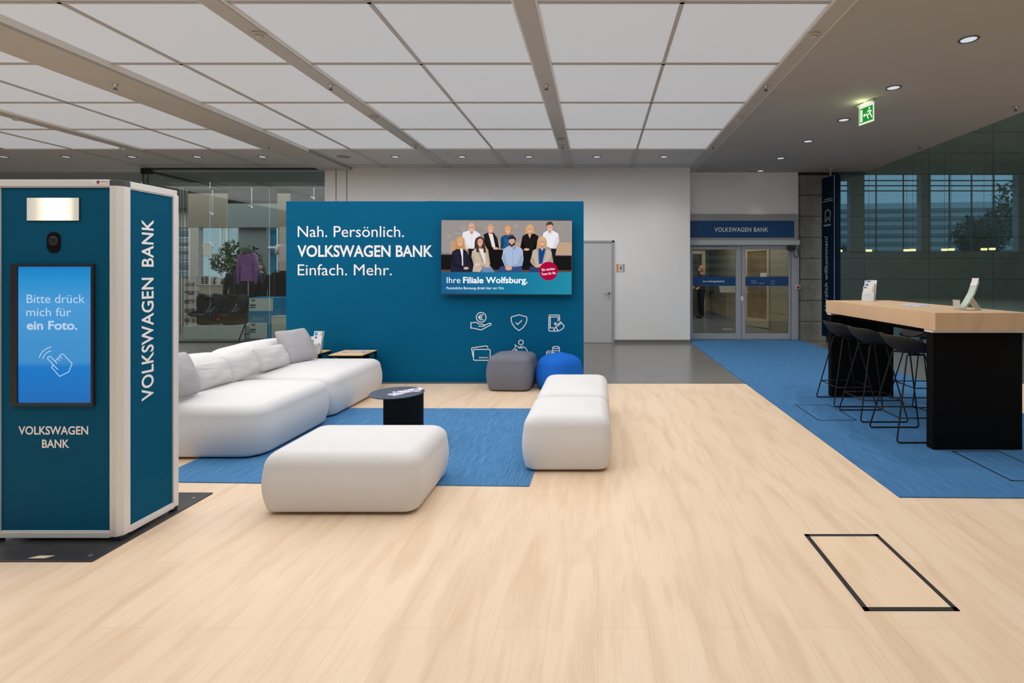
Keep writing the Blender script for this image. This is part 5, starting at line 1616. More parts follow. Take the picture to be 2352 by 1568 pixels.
# ------------------------------------------------------------------ people
def person(label, loc, rz, height, mats, hair_c, arms):
    """standing figure facing local -y, grown as one continuous surface over a jointed skeleton"""
    skin_m, top_m, leg_m, shoe_m = mats
    root = thing('person', label, 'person', loc, rz)
    k = height / 1.75
    nodes, edges = [], []
    def nd(p, r, par=None):
        nodes.append((Vector(p) * k, (r[0] * k, r[1] * k) if isinstance(r, tuple) else (r * k, r * k)))
        if par is not None:
            edges.append((par, len(nodes) - 1))
        return len(nodes) - 1
    pel = nd((0, 0, 0.93), (0.165, 0.115))
    wai = nd((0, 0.01, 1.10), (0.15, 0.11), pel)
    che = nd((0, 0.015, 1.30), (0.18, 0.125), wai)
    sho = nd((0, 0.02, 1.43), (0.13, 0.09), che)
    nec = nd((0, 0.015, 1.51), 0.055, sho)
    nd((0, 0.0, 1.57), 0.06, nec)
    for s in (-1, 1):
        hip = nd((s * 0.095, 0, 0.86), 0.10, pel)
        kn = nd((s * 0.10, -0.015, 0.49), 0.068, hip)
        an = nd((s * 0.105, 0.02, 0.09), 0.045, kn)
        ft = nd((s * 0.11, -0.05, 0.045), 0.044, an)
        nd((s * 0.115, -0.15, 0.035), 0.034, ft)
        sh = nd((s * 0.175, 0.02, 1.40), 0.07, sho)
        e_, w_ = arms
        el_ = nd((s * e_[0], e_[1], e_[2]), 0.05, sh)
        wr_ = nd((s * w_[0], w_[1], w_[2]), 0.034, el_)
        ha = nd((s * (w_[0] - 0.01), w_[1] - 0.06, w_[2] - 0.04), 0.036, wr_)
        for q in range(4):
            nd((s * (w_[0] - 0.035 + 0.02 * q), w_[1] - 0.12 - 0.012 * (q in (1, 2)), w_[2] - 0.07 - 0.01 * q), 0.010, ha)
        nd((s * (w_[0] - 0.05), w_[1] - 0.075, w_[2] - 0.03), 0.012, ha)
    me = bpy.data.meshes.new('body')
    me.from_pydata([tuple(n[0]) for n in nodes], edges, [])
    o = bpy.data.objects.new('body', me)
    col.objects.link(o)
    md = o.modifiers.new('skin', 'SKIN')
    md.use_smooth_shade = True
    for i, sv in enumerate(me.skin_vertices[0].data):
        sv.radius = nodes[i][1]
        sv.use_root = (i == 0)
    s2 = o.modifiers.new('sub', 'SUBSURF')
    s2.levels = s2.render_levels = 2
    bpy.context.view_layer.update()
    m2 = bpy.data.meshes.new_from_object(o.evaluated_get(bpy.context.evaluated_depsgraph_get()))
    bpy.data.objects.remove(o)
    # head with brow, nose, chin and ears joined into the same mesh
    hb = MB()
    def head(u, v):
        th, ph = u * pi, v * 2 * pi
        x, y, z = 0.075 * sin(th) * cos(ph), 0.095 * sin(th) * sin(ph), 0.118 * cos(th)
        if z < 0:
            x *= 1 + z * 2.2
            if y < 0:
                y -= 0.012 * (-z / 0.118)
        if y < 0 and abs(x) < 0.022 and -0.045 < z < 0.02:
            y -= 0.022 * (1 - abs(x) / 0.022)
        if y < 0 and 0.012 < abs(x) < 0.045 and 0.0 < z < 0.03:
            y += 0.008
        if abs(y) < 0.025 and abs(z) < 0.035 and abs(x) > 0.06:
            x *= 1.16
        return Vector((x, y - 0.012, z + 1.645)) * k
    hb.grid(head, 20, 28)
    bm = bmesh.new()
    bm.from_mesh(m2)
    base = [bm.verts.new(v) for v in hb.v]
    for f in hb.f:
        try:
            bm.faces.new([base[i] for i in f])
        except Exception:
            pass
    bm.normal_update()
    bm.to_mesh(m2)
    bm.free()
    m2.materials.clear()
    for m in (skin_m, top_m, leg_m, shoe_m, mat('eye and lip', (0.25, 0.10, 0.08), 0.5)):
        m2.materials.append(m)
    for pgn in m2.polygons:
        c = pgn.center / k
        pgn.use_smooth = True
        wz = arms[1][2]
        near_hand = abs(c.x) > 0.12 and (Vector((abs(c.x), c.y, c.z)) - Vector(arms[1])).length < 0.13 and c.y < arms[1][1] - 0.015
        if c.z > 1.49 or near_hand:
            pgn.material_index = 0
            if c.y < -0.07 and (abs(c.z - 1.583) < 0.006 and abs(c.x) < 0.025 or abs(c.z - 1.655) < 0.007 and 0.018 < abs(c.x) < 0.045):
                pgn.material_index = 4
        elif c.z < 0.085:
            pgn.material_index = 3
        elif c.z < 0.90 and abs(c.x) < 0.20:
            pgn.material_index = 2
        else:
            pgn.material_index = 1
    m2.name = 'body'
    ob = bpy.data.objects.new('body', m2)
    col.objects.link(ob)
    ob.parent = root
    hm = MB()
    def hair(u, v):
        th, ph = u * pi * (0.62 if True else 1), v * 2 * pi
        p = Vector((0.088 * sin(th) * cos(ph), 0.106 * sin(th) * sin(ph), 0.128 * cos(th)))
        if sin(ph) < -0.35:                        # fringe stays off the face
            th2 = th * 0.55
            p = Vector((0.088 * sin(th2) * cos(ph), 0.106 * sin(th2) * sin(ph), 0.128 * cos(th2)))
        return (p + Vector((0, -0.008, 1.652))) * k
    hm.grid(hair, 12, 28)
    if hair_c[1]:
        hm.soft(-0.085, 0.085, 0.02, 0.11, 1.46, 1.68, 0.035, (0.01, 0.01, 0)) if k == 1 else hm.soft(-0.085 * k, 0.085 * k, 0.02 * k, 0.11 * k, 1.46 * k, 1.68 * k, 0.035)
    hm.build('hair', mat('hair', hair_c[0], 0.7, nz=(20, 0.3)), root, local=True, smooth=True, solid=0.006)
    return root
M_skin = mat('skin', (0.52, 0.33, 0.24), 0.6)
person('person in black jacket and dark jeans standing behind the left entrance glass', (px(1611, 16.6), 16.6, 0), radians(-78), 1.66,
       (M_skin, mat('black jacket', (0.012, 0.011, 0.012), 0.7), mat('dark jeans', (0.012, 0.018, 0.035), 0.8), M_black), ((0.42, 0.22, 0.08), True), ((0.24, 0.03, 1.13), (0.20, -0.16, 1.04)))
person('person in black clothes behind the purple sweater inside the shop', (px(596, 13.7), 13.7, 0), radians(35), 1.70,
       (M_skin, mat('black coat', (0.010, 0.010, 0.012), 0.8), mat('black trousers', (0.010, 0.010, 0.012), 0.8), M_black), ((0.05, 0.028, 0.022), False), ((0.24, 0.04, 1.12), (0.23, -0.12, 0.92)))

# ------------------------------------------------------------------ grey side door with sign
t = thing('door_2', 'plain light grey door in the white wall beside the partition', 'door', (-0.15, 10.5, 0), 0, None, 'structure')
dx0, dx1, dz = -0.66, px(1411, 10.5), pz(552, 10.5)
b = MB(); b.box(dx1 - 0.045, dx1, 10.485, 10.52, 0, dz).box(dx0, dx0 + 0.045, 10.485, 10.52, 0, dz).box(dx0, dx1, 10.485, 10.52, dz - 0.045, dz); b.build('frame', M_doorframe, t, bevel=0.004)
b = MB(); b.box(dx0 + 0.05, dx1 - 0.05, 10.502, 10.519, 0.006, dz - 0.05); b.build('leaf', M_doorgrey, t)
hp = P(1399, 673, 10.5)
b = MB(); b.lathe([(0.026, 0), (0.026, 0.008), (0.01, 0.01), (0.01, 0.05)], 18, facing(hp.x, 10.502, hp.z)); b.tube([(hp.x, 10.45, hp.z), (hp.x - 0.11, 10.45, hp.z)], 0.010); b.build('handle', M_steel, t, smooth=True)
b = MB(); b.lathe([(0.026, 0), (0.026, 0.008), (0, 0.009)], 18, facing(hp.x, 10.502, pz(682, 10.5))); b.build('lock', M_steel, t)
t = thing('restroom_sign', 'small white wall sign with orange stripe and figure beside the grey door', 'sign', (px(1425, 10.5), 10.52, pz(623, 10.5)))
q = lambda x: px(x, 10.51)
b = MB(); b.box(q(1416), q(1434.5), 10.508, 10.52, pz(623.5, 10.5), pz(605.5, 10.5)); b.build('plate', mat('sign plate', (0.60, 0.60, 0.57), 0.5), t)
b = MB(); b.box(q(1416), q(1420), 10.506, 10.509, pz(623.5, 10.5), pz(605.5, 10.5)); b.build('orange_stripe', mat('orange', lin(236, 130, 40), 0.5), t)
b = MB(); b.box(q(1431.2), q(1433.6), 10.506, 10.509, pz(622.5, 10.5), pz(606.5, 10.5)); b.build('grey_stripe', mat('grey ink', (0.25, 0.25, 0.25), 0.5), t)
b = MB(); Mq = facing(0, 10.508, 0); cxq = q(1426)
b.prism(ell(cxq, pz(611.3, 10.5), 0.009, 0.009, 12), Mq, 0.001); b.prism([(cxq - 0.014, pz(613, 10.5)), (cxq - 0.014, pz(616, 10.5)), (cxq - 0.006, pz(618.5, 10.5)), (cxq + 0.006, pz(618.5, 10.5)), (cxq + 0.014, pz(616, 10.5)), (cxq + 0.014, pz(613, 10.5))], Mq, 0.001); b.build('figure', M_black, t)

# ------------------------------------------------------------------ welcome pylon
pyl = thing('sign_pylon', 'tall narrow dark blue welcome pylon hanging before the concrete wall', 'sign', (4.80, 10.6, 0.1))
a_, c_ = Vector((px(1887.3, 10.80), 10.80, 0)), Vector((px(1916, 10.42), 10.42, 0))
uu = (c_ - a_).normalized()
L_ = (c_ - a_).length
MP = plane_m((a_.x, a_.y, 0), uu, (0, 0, 1))
z0_, z1_ = pz(775.5, 10.42), pz(402, 10.42)
b = MB(); b.boxm(MP, 0, L_, z0_, z1_, -0.10, 0); b.build('body', M_pylon, pyl, bevel=0.004)
b = MB(); b.boxm(MP, L_, L_ + 0.014, z0_, z1_, -0.10, 0.004); b.build('edge_strip', mat('pale edge', (0.50, 0.60, 0.66), 0.4), pyl)
b = MB(); b.boxm(MP, L_ + 0.014, L_ + 0.05, z0_, z1_, -0.11, 0.0); b.build('edge_profile', M_pylon, pyl)
b = MB(); b.tube([MP @ Vector((L_ * 0.55, z1_, -0.05)), MP @ Vector((L_ * 0.55, CEIL - 0.03, -0.05))], 0.02); b.lathe([(0.05, CEIL - 0.03), (0.05, CEIL)], 16, Matrix.Translation((MP @ Vector((L_ * 0.55, 0, -0.05))).to_3d() * 1)); b.build('bracket', M_alu_dark, pyl)
b = MB(); b.boxm(MP, L_ * 0.3, L_ * 0.7, 0, z0_, -0.08, -0.02); b.build('foot', M_black, pyl)
MT = MP @ plane_m((L_ * 0.50, pz(713, 10.6), 0.0), (0, 1, 0), (-1, 0, 0))
text_part('lettering', 'Herzlich willkommen!', MT, pz(543, 10.6) - pz(713, 10.6), 0.105, M_grey_ink, pyl, depth=0.002)
MIc = MP @ Matrix.Translation((0, 0, 0.002))
b = MB()
ic0 = pz(510, 10.6)
ribbon(b, [(0.12, ic0), (0.12, ic0 + 0.22), (0.21, ic0 + 0.26), (0.28, ic0 + 0.20), (0.26, ic0 + 0.02), (0.20, ic0 + 0.10), (0.12, ic0)], 0.028, MIc, True)
ribbon(b, [(0.07, ic0 - 0.06), (0.29, ic0 - 0.06)], 0.04, MIc)
ribbon(b, [(0.10, pz(457, 10.6)), (0.32, pz(457, 10.6))], 0.022, MIc)
ribbon(b, [(0.04, pz(461.5, 10.6)), (0.36, pz(461.5, 10.6))], 0.022, MIc)
b.build('icon', mat('dim lettering', (0.28, 0.32, 0.35), 0.5), pyl)

# ------------------------------------------------------------------ glazed shop on the left
GY = 10.56
for k, (xa, xb, lab) in enumerate(((325, 481.7, 'left pane of the shop glazing'), (482, 618.2, 'middle pane of the shop glazing'), (618.5, 747, 'right pane of the shop glazing beside the white wall'))):
    b = MB(); b.box(px(xa, GY), px(xb, GY), GY, GY + 0.012, 0.03, CEIL - 0.01)
    struct('window_%d' % (k + 2), b, M_glass, lab, 'glass pane')
b = MB(); b.box(px(325, GY), px(747, GY), GY - 0.015, GY + 0.03, CEIL - 0.035, CEIL).box(px(325, GY), px(747, GY), GY - 0.015, GY + 0.03, 0, 0.03)
struct('trim_glazing', b, mat('dark glazing rail', (0.03, 0.035, 0.035), 0.4), 'dark rails holding the shop glazing', 'trim')
b = MB()
for xx, d in ((326, GY + 0.02), (336, 11.4), (413, 12.3), (419, 12.3), (428, 12.6)):
    b.box(px(xx, d), px(xx, d) + 0.014, d, d + 0.014, 0.0, CEIL - 0.05)
struct('trim_posts', b, mat('green glass edge', (0.09, 0.12, 0.11), 0.3), 'thin greenish edges of the glass beside the shop entrance', 'trim')
t = thing('door_track', 'black sliding track with bracket at the top left of the shop glazing', 'door track', (px(335, GY), GY + 1, CEIL - 0.12))
b = MB()
for s in (0, 1, 2):
    b.box(px(325 + 7 * s, GY), px(330.5 + 7 * s, GY), GY - 0.03, GY + 0.08, CEIL - 0.12, CEIL - 0.01)
b.build('bracket', M_black, t, bevel=0.004)
b = MB(); b.box(px(343, GY) - 0.0, px(343, GY) + 0.03, GY + 0.05, 12.6, CEIL - 0.10, CEIL - 0.05); b.build('rail', M_black, t)
b = MB(); b.tube([P(330, 400, GY + .02), P(330, 440, GY + .02)], 0.008).tube([P(340, 400, GY + .02), P(340, 440, GY + .02)], 0.008); b.build('rod', M_black, t)
# back of the shop with windows; blue glass building outside
BY = 17.0
sill, head_ = pz(640, BY), pz(522, BY)
b = MB()
b.box(-23, -5.2, BY, BY + 0.2, 0, sill).box(-23, -5.2, BY, BY + 0.2, head_, CEIL + 0.2)
for xa, xb in ((-200, 330), (437, 456), (545, 612), (641, 760)):
    b.box(px(xa, BY), px(xb, BY), BY, BY + 0.2, sill, head_)
struct('wall_shop', b, mat('shop wall', (0.34, 0.33, 0.30), 0.8), 'grey rear wall of the shop around its windows', 'wall')
b = MB()
for x in (404, 434, 505, 520, 560, 636):
    b.box(px(x - 1.6, BY), px(x + 1.6, BY), BY + 0.02, BY + 0.1, sill, head_)
for y in (545, 568, 600, 622):
    b.box(px(330, BY), px(437, BY), BY + 0.03, BY + 0.08, pz(y + 1, BY), pz(y - 1, BY))
b.box(px(612, BY), px(641, BY), BY + 0.02, BY + 0.1, pz(570, BY), pz(565, BY))
struct('window_6', b, mat('white window bars', (0.60, 0.62, 0.62), 0.5), 'white bars of the windows at the rear of the shop', 'window frame')
t = thing('glass_building', 'bright blue glazed building outside the shop windows', 'building', (-20, 27, 0))
b = MB(); b.box(px(438, 27), px(900, 27), 27, 30, 0, 9); b.build('wall', mat('blue glazing', (0.012, 0.20, 0.30), 0.5, nz=(0.9, 0.75), stretch=(1.6, 1, 0.25)), t)
for z in (1.2, 2.4, 3.6, 4.8):
    b = MB(); b.box(px(438, 27), px(900, 27), 26.9, 27, z, z + 0.07); b.build('ledge', mat('dark ledge', (0.02, 0.10, 0.17), 0.5), t)
t = thing('louvred_building', 'pale building with floor bands outside the left shop window', 'building', (-23, 22, 0))
b = MB(); b.box(-32, px(447, 22), 22, 25, 0, 9); b.build('wall', mat('pale render', (0.80, 0.79, 0.74), 0.8), t)
for k in range(12):
    b = MB(); b.box(-32, px(447, 22), 21.9, 22, 0.9 + 0.36 * k, 0.96 + 0.36 * k + (0.14 if k % 4 == 2 else 0)); b.build('ledge', mat('grey band', (0.30, 0.32, 0.32), 0.7), t)
# panels hanging from the shop ceiling, column
PY = 13.3
zc = CEIL
b = MB(); b.box(px(432, PY), px(520, PY), PY, PY + 0.05, pz(522, PY), zc).box(px(637, PY), px(664, PY), PY, PY + 0.05, pz(520, PY), zc)
struct('wall_bulkhead', b, mat('beige bulkhead', (0.24, 0.215, 0.18), 0.8), 'beige bulkhead panels hanging from the shop ceiling', 'wall')
b = MB(); b.box(px(548, 15.4), px(612, 15.4), 15.4, 15.47, 0, zc).box(px(520, 15.2), px(637, 15.2), 15.2, 15.25, pz(522, 15.2), zc)
struct('wall_column', b, mat('blue grey column', (0.13, 0.165, 0.175), 0.6), 'blue-grey column in the middle of the shop', 'column')
def track_spot(xx, yy, d, label):
    t = thing('ceiling_spotlight', label, 'spotlight', (px(xx, d), d, CEIL), 0, 'shop spotlights')
    zz = pz(yy, d) - CEIL
    b = MB(); b.tube([(0, 0, 0), (0, 0, zz)], 0.012).lathe([(0.07, -0.01), (0.07, 0)], 16); b.build('rod', M_alu_dark, t, local=True)
    b = MB(); b.tube([(-0.07, 0, zz - 0.01), (0.012, -0.015, zz - 0.035)], [0.022, 0.030], 12); b.build('head', M_alu_dark, t, local=True)
    b = MB(); b.lathe([(0.026, 0), (0.0, 0.003)], 14, Matrix.Translation((0.014, -0.016, zz - 0.036)) @ Vector((0.16, -0.03, -0.05)).to_track_quat('Z', 'Y').to_matrix().to_4x4()); b.build('lens', M_spotlens, t, local=True)
track_spot(578, 472, 12.4, 'pendant spotlight in the middle of the shop above the sweater')
track_spot(721, 452, 12.4, 'pendant spotlight in the shop beside the white wall')
track_spot(488, 488, 12.8, 'pendant spotlight in the shop before the beige bulkhead')

M_dkcloth = mat('black cloth', (0.012, 0.013, 0.015), 0.9)
M_dk2 = mat('charcoal cloth', (0.020, 0.024, 0.028), 0.9)
def garment(mb, M, w, h, sleeve=0.0, th=0.09):
    """jacket or shirt outline hanging, with sleeves and folds"""
    def fn(s):
        def g(u, v):
            a, c = 2 * u - 1, v
            ww = w / 2 * (0.42 + 0.58 * min(1, (1 - c) * 6)) if c > 0.83 else w / 2 * (1 - 0.10 * sin(c * pi))
            y = s * th / 2 * (max(0, 1 - a ** 4) ** 0.5) + 0.012 * sin(a * 11 + c * 3) * (1 - c)
            return M @ Vector((a * ww, y, c * h))
        return g
    n0 = len(mb.f)
    mb.grid(fn(-1), 16, 12)
    mb.grid(fn(1), 16, 12)
    if sleeve:
        for s in (-1, 1):
            mb.tube([M @ Vector((s * w * 0.42, 0, h * 0.93)), M @ Vector((s * w * 0.56, 0, h * 0.66)), M @ Vector((s * w * 0.60, -0.02, h * (0.93 - sleeve)))], [0.07, 0.06, 0.045], 10)
# white T-shirt on hanger
t = thing('t_shirt', 'white short-sleeved T-shirt displayed before the blue window', 't-shirt', (px(478.5, 14), 14, pz(588, 14)))
b = MB(); q_ = [(469, 588), (488, 588.5), (488.5, 570), (490.5, 566), (488, 558), (482, 555.5), (476, 556.5), (471, 557), (467, 562), (468.5, 567), (469.5, 571)]
b.prism([(px(x, 14), pz(y, 14)) for x, y in q_][::-1], facing(0, 14, 0), 0.05); b.build('shirt', mat('white cotton', (0.70, 0.68, 0.66), 0.9), t, bevel=0.012)
b = MB(); b.tube([(px(479, 14), 14.02, pz(588, 14)), (px(479, 14), 14.02, 0)], 0.008); b.lathe([(0.16, 0), (0.16, 0.015), (0, 0.02)], 18, Matrix.Translation((px(479, 14), 14.02, 0))); b.build('stand', M_alu, t)
# purple sweater on a torso form
sx_, sd = px(570.5, 12.0), 12.0
t = thing('mannequin', 'headless display torso wearing a purple long-sleeved sweater and scarf', 'mannequin', (sx_, sd, 0))
b = MB(); garment(b, Matrix.Translation((sx_, sd, pz(645, sd))), 0.33, pz(582, sd) - pz(645, sd), 0, 0.2)
hs = pz(582, sd)
for s_ in (-1, 1):
    b.tube([(sx_ + s_ * 0.10, sd, hs - 0.015), (sx_ + s_ * 0.165, sd - 0.01, hs - 0.07), (sx_ + s_ * 0.205, sd - 0.03, hs - 0.35), (sx_ + s_ * 0.205, sd - 0.05, pz(652, sd))], [0.045, 0.065, 0.05, 0.036], 12)
b.lathe([(0.075, hs - 0.005), (0.085, hs + 0.012), (0.07, hs + 0.02)], 20, Matrix.Translation((sx_, sd, 0))); b.build('sweater', mat('purple knit', lin(158, 104, 172), 0.9, nz=(12, 0.2)), t, smooth=True)
b = MB(); b.lathe([(0.055, pz(586, sd)), (0.11, pz(582, sd)), (0.10, pz(572, sd)), (0.05, pz(566, sd)), (0, pz(565, sd))], 20, Matrix.Translation((sx_ - 0.02, sd - 0.02, 0))); b.build('scarf', mat('grey green scarf', (0.10, 0.14, 0.12), 0.9, nz=(14, 0.4)), t, smooth=True)
b = MB(); b.tube([(sx_, sd, pz(646, sd)), (sx_, sd, 0.0)], 0.015).lathe([(0.18, 0), (0.18, 0.015), (0, 0.02)], 20, Matrix.Translation((sx_, sd, 0))); b.build('stand', M_steel, t)
# racks with dark clothing
def rack(label, x, y, d, cm, where):
    """rail running away from the viewer, jackets facing forward"""
    X, z = px(x, d), pz(y, d)
    t = thing('clothes_rack', label, 'clothes rack', (X, d, 0), 0, 'clothes racks')
    b = MB(); b.tube([(X, d - 0.02, 0.02), (X, d - 0.02, z), (X, d + 0.75, z), (X, d + 0.75, 0.02)], 0.012); b.build('frame', M_black, t, smooth=True)
    for yy in (d - 0.02, d + 0.75):
        b = MB(); b.tube([(X - 0.25, yy, 0.015), (X + 0.25, yy, 0.015)], 0.015); b.build('foot', M_steel, t)
    for i in range(3):
        M = Matrix.Translation((X + (0.0, 0.07, -0.06)[i], d + 0.12 + 0.2 * i, z - 0.93 + 0.02 * i))
        b = MB(); garment(b, M, 0.56, 0.90, 0.62, 0.11)
        o = b.build('jacket', cm[i % len(cm)], smooth=True)
        tag(o, '%s dark jacket on the clothes rack %s' % (('frontmost', 'middle', 'rearmost')[i], where), 'jacket', 'dark jackets')
M_navy = mat('navy cloth', (0.010, 0.016, 0.026), 0.9)
rack('steel clothes rack with dark jackets left of the purple sweater', 541, 619, 12.4, [M_dkcloth, M_navy, M_dk2], 'left of the purple sweater')
rack('steel clothes rack with black jackets right of the purple sweater', 632, 622, 12.1, [M_dkcloth, M_dk2, M_dkcloth], 'right of the purple sweater')
b = MB(); garment(b, Matrix.Translation((px(654, 13.6), 13.6, pz(602, 13.6))), 0.34, pz(560, 13.6) - pz(602, 13.6), 0.5)
t = thing('blouse', 'pale pink garment hanging at the edge of the blue partition', 'garment', (px(654, 13.6), 13.6, pz(602, 13.6)))
b.build('cloth', mat('pale pink cloth', (0.60, 0.52, 0.54), 0.9), t, smooth=True)
b = MB(); b.tube([(px(640, 13.62), 13.62, pz(595, 13.6)), (px(668, 13.62), 13.62, pz(595, 13.6)), (px(668, 13.62), 13.62, 0.0)], 0.012); b.build('rail', M_alu, t)
# plant
t = thing('potted_plant', 'bushy dark green plant behind the sweater in the shop', 'plant', (px(548, 13.9), 13.9, 0))
rng = random.Random(11)
b = MB()
for q in range(9):
    leaf_cloud(b, (px(548 + rng.uniform(-30, 34), 13.9), 13.9 + rng.uniform(-.3, .3), pz(592 + rng.uniform(-26, 34), 13.9)), 0.30, 170, 0.07, rng)
b.build('foliage', mat('plant leaves', (0.035, 0.07, 0.03), 0.6, nz=(4, 0.5)), t)
b = MB(); b.tube([(px(548, 13.9), 13.9, 0.4), (px(548, 13.9), 13.9, 1.7)], [0.05, 0.03]); b.build('stem', M_bark, t)
b = MB(); b.lathe([(0.22, 0), (0.28, 0.5), (0.25, 0.5), (0.2, 0.45), (0, 0.45)], 24, Matrix.Translation((px(548, 13.9), 13.9, 0))); b.build('pot', M_dk2, t, smooth=False)
# counter, shelves with goods
cd_ = 12.9
t = thing('display_cabinet', 'beige cabinet behind the child car seats in the shop', 'cabinet', (px(487, cd_), cd_ + 0.25, 0))
b = MB(); b.box(px(457, cd_), px(518, cd_), cd_, cd_ + 0.5, 0, pz(655, cd_)); b.build('body', mat('beige laminate', (0.56, 0.50, 0.38), 0.6), t, bevel=0.004)
b = MB(); b.box(px(482, cd_), px(483, cd_), cd_ - 0.004, cd_, 0.02, pz(656, cd_)); b.build('door_joint', M_skirt, t)
b = MB(); b.box(px(455, cd_), px(519, cd_), cd_ - 0.02, cd_ + 0.52, pz(655, cd_), pz(653.5, cd_)); b.build('top', mat('white top', (0.62, 0.60, 0.56), 0.5), t)
ztop = pz(653.5, cd_)
t = thing('display_box', 'white display box with red and dark squares on the beige cabinet', 'display box', (px(463, cd_), cd_ + 0.15, ztop))
b = MB(); b.box(px(448, cd_), px(478, cd_), cd_ + 0.02, cd_ + 0.3, ztop, pz(634, cd_)); b.build('body', mat('display white', (0.55, 0.54, 0.53), 0.6), t)
for i, x in enumerate((461.5, 470.5)):
    for k in range(4):
        yy = 636 + 4.3 * k
        b = MB(); b.box(px(x, cd_), px(x + 5.5, cd_), cd_ + 0.012, cd_ + 0.021, pz(yy + 2.8, cd_), pz(yy, cd_)); b.build('square', mat('red patch', lin(90, 30, 36), 0.6) if i == 0 else M_dk2, t)
rng = random.Random(5)
for k in range(8):
    x = 480 + k * 4.4
    w, h = rng.uniform(0.03, 0.05), rng.uniform(0.09, 0.2)
    c = rng.choice([(0.45, 0.44, 0.42), (0.05, 0.05, 0.05), (0.28, 0.24, 0.18), (0.6, 0.6, 0.58)])
    b = MB(); X = px(x, cd_)
    b.lathe([(w * .8, ztop), (w * .9, ztop + h * .5), (w * .45, ztop + h * .8), (w * .45, ztop + h), (0, ztop + h)], 12, Matrix.Translation((X, cd_ + 0.14, 0)))
    tag(b.build('bottle', mat('goods', c, 0.5)), '%s small bottle on the beige cabinet right of the display box' % BN[k], 'bottle', 'small goods on the cabinet')
t = thing('shelf_unit', 'white shelf unit with folded goods at the left of the shop', 'shelf', (px(440, 13.4), 13.5, 0))
x0, x1 = px(424, 13.4), px(456, 13.4)
shz = [pz(y, 13.4) for y in (740, 718, 697, 677, 657, 633)]
for z in shz:
    b = MB(); b.box(x0, x1, 13.3, 13.7, z - 0.012, z); b.build('shelf', mat('shelf white', (0.5, 0.5, 0.48), 0.6), t)
for x in (x0, x1):
    for y in (13.31, 13.69):
        b = MB(); b.tube([(x, y, 0), (x, y, shz[-1])], 0.012); b.build('post', M_alu, t)
kk = 0
for j, z in enumerate(shz[:-1]):
    for i in range(3):
        for s in range(2):
            c = rng.choice([(0.46, 0.45, 0.43), (0.12, 0.12, 0.13), (0.3, 0.3, 0.3), (0.55, 0.52, 0.46)])
            xx = x0 + 0.06 + i * 0.118
            b = MB(); b.soft(xx - 0.048, xx + 0.048, 13.36, 13.62, z + 0.05 * s, z + 0.05 * (s + 1), 0.018, (0, 0, 0.004), k=3, n=2)
            tag(b.build('folded_shirt', mat('folded cloth', c, 0.9), smooth=True), '%s folded shirt of the %s pile, %s shelf from the bottom of the left unit' % (['lower', 'upper'][s], ['left', 'middle', 'right'][i], BN[j]), 'shirt', 'folded shirts on the shelf')
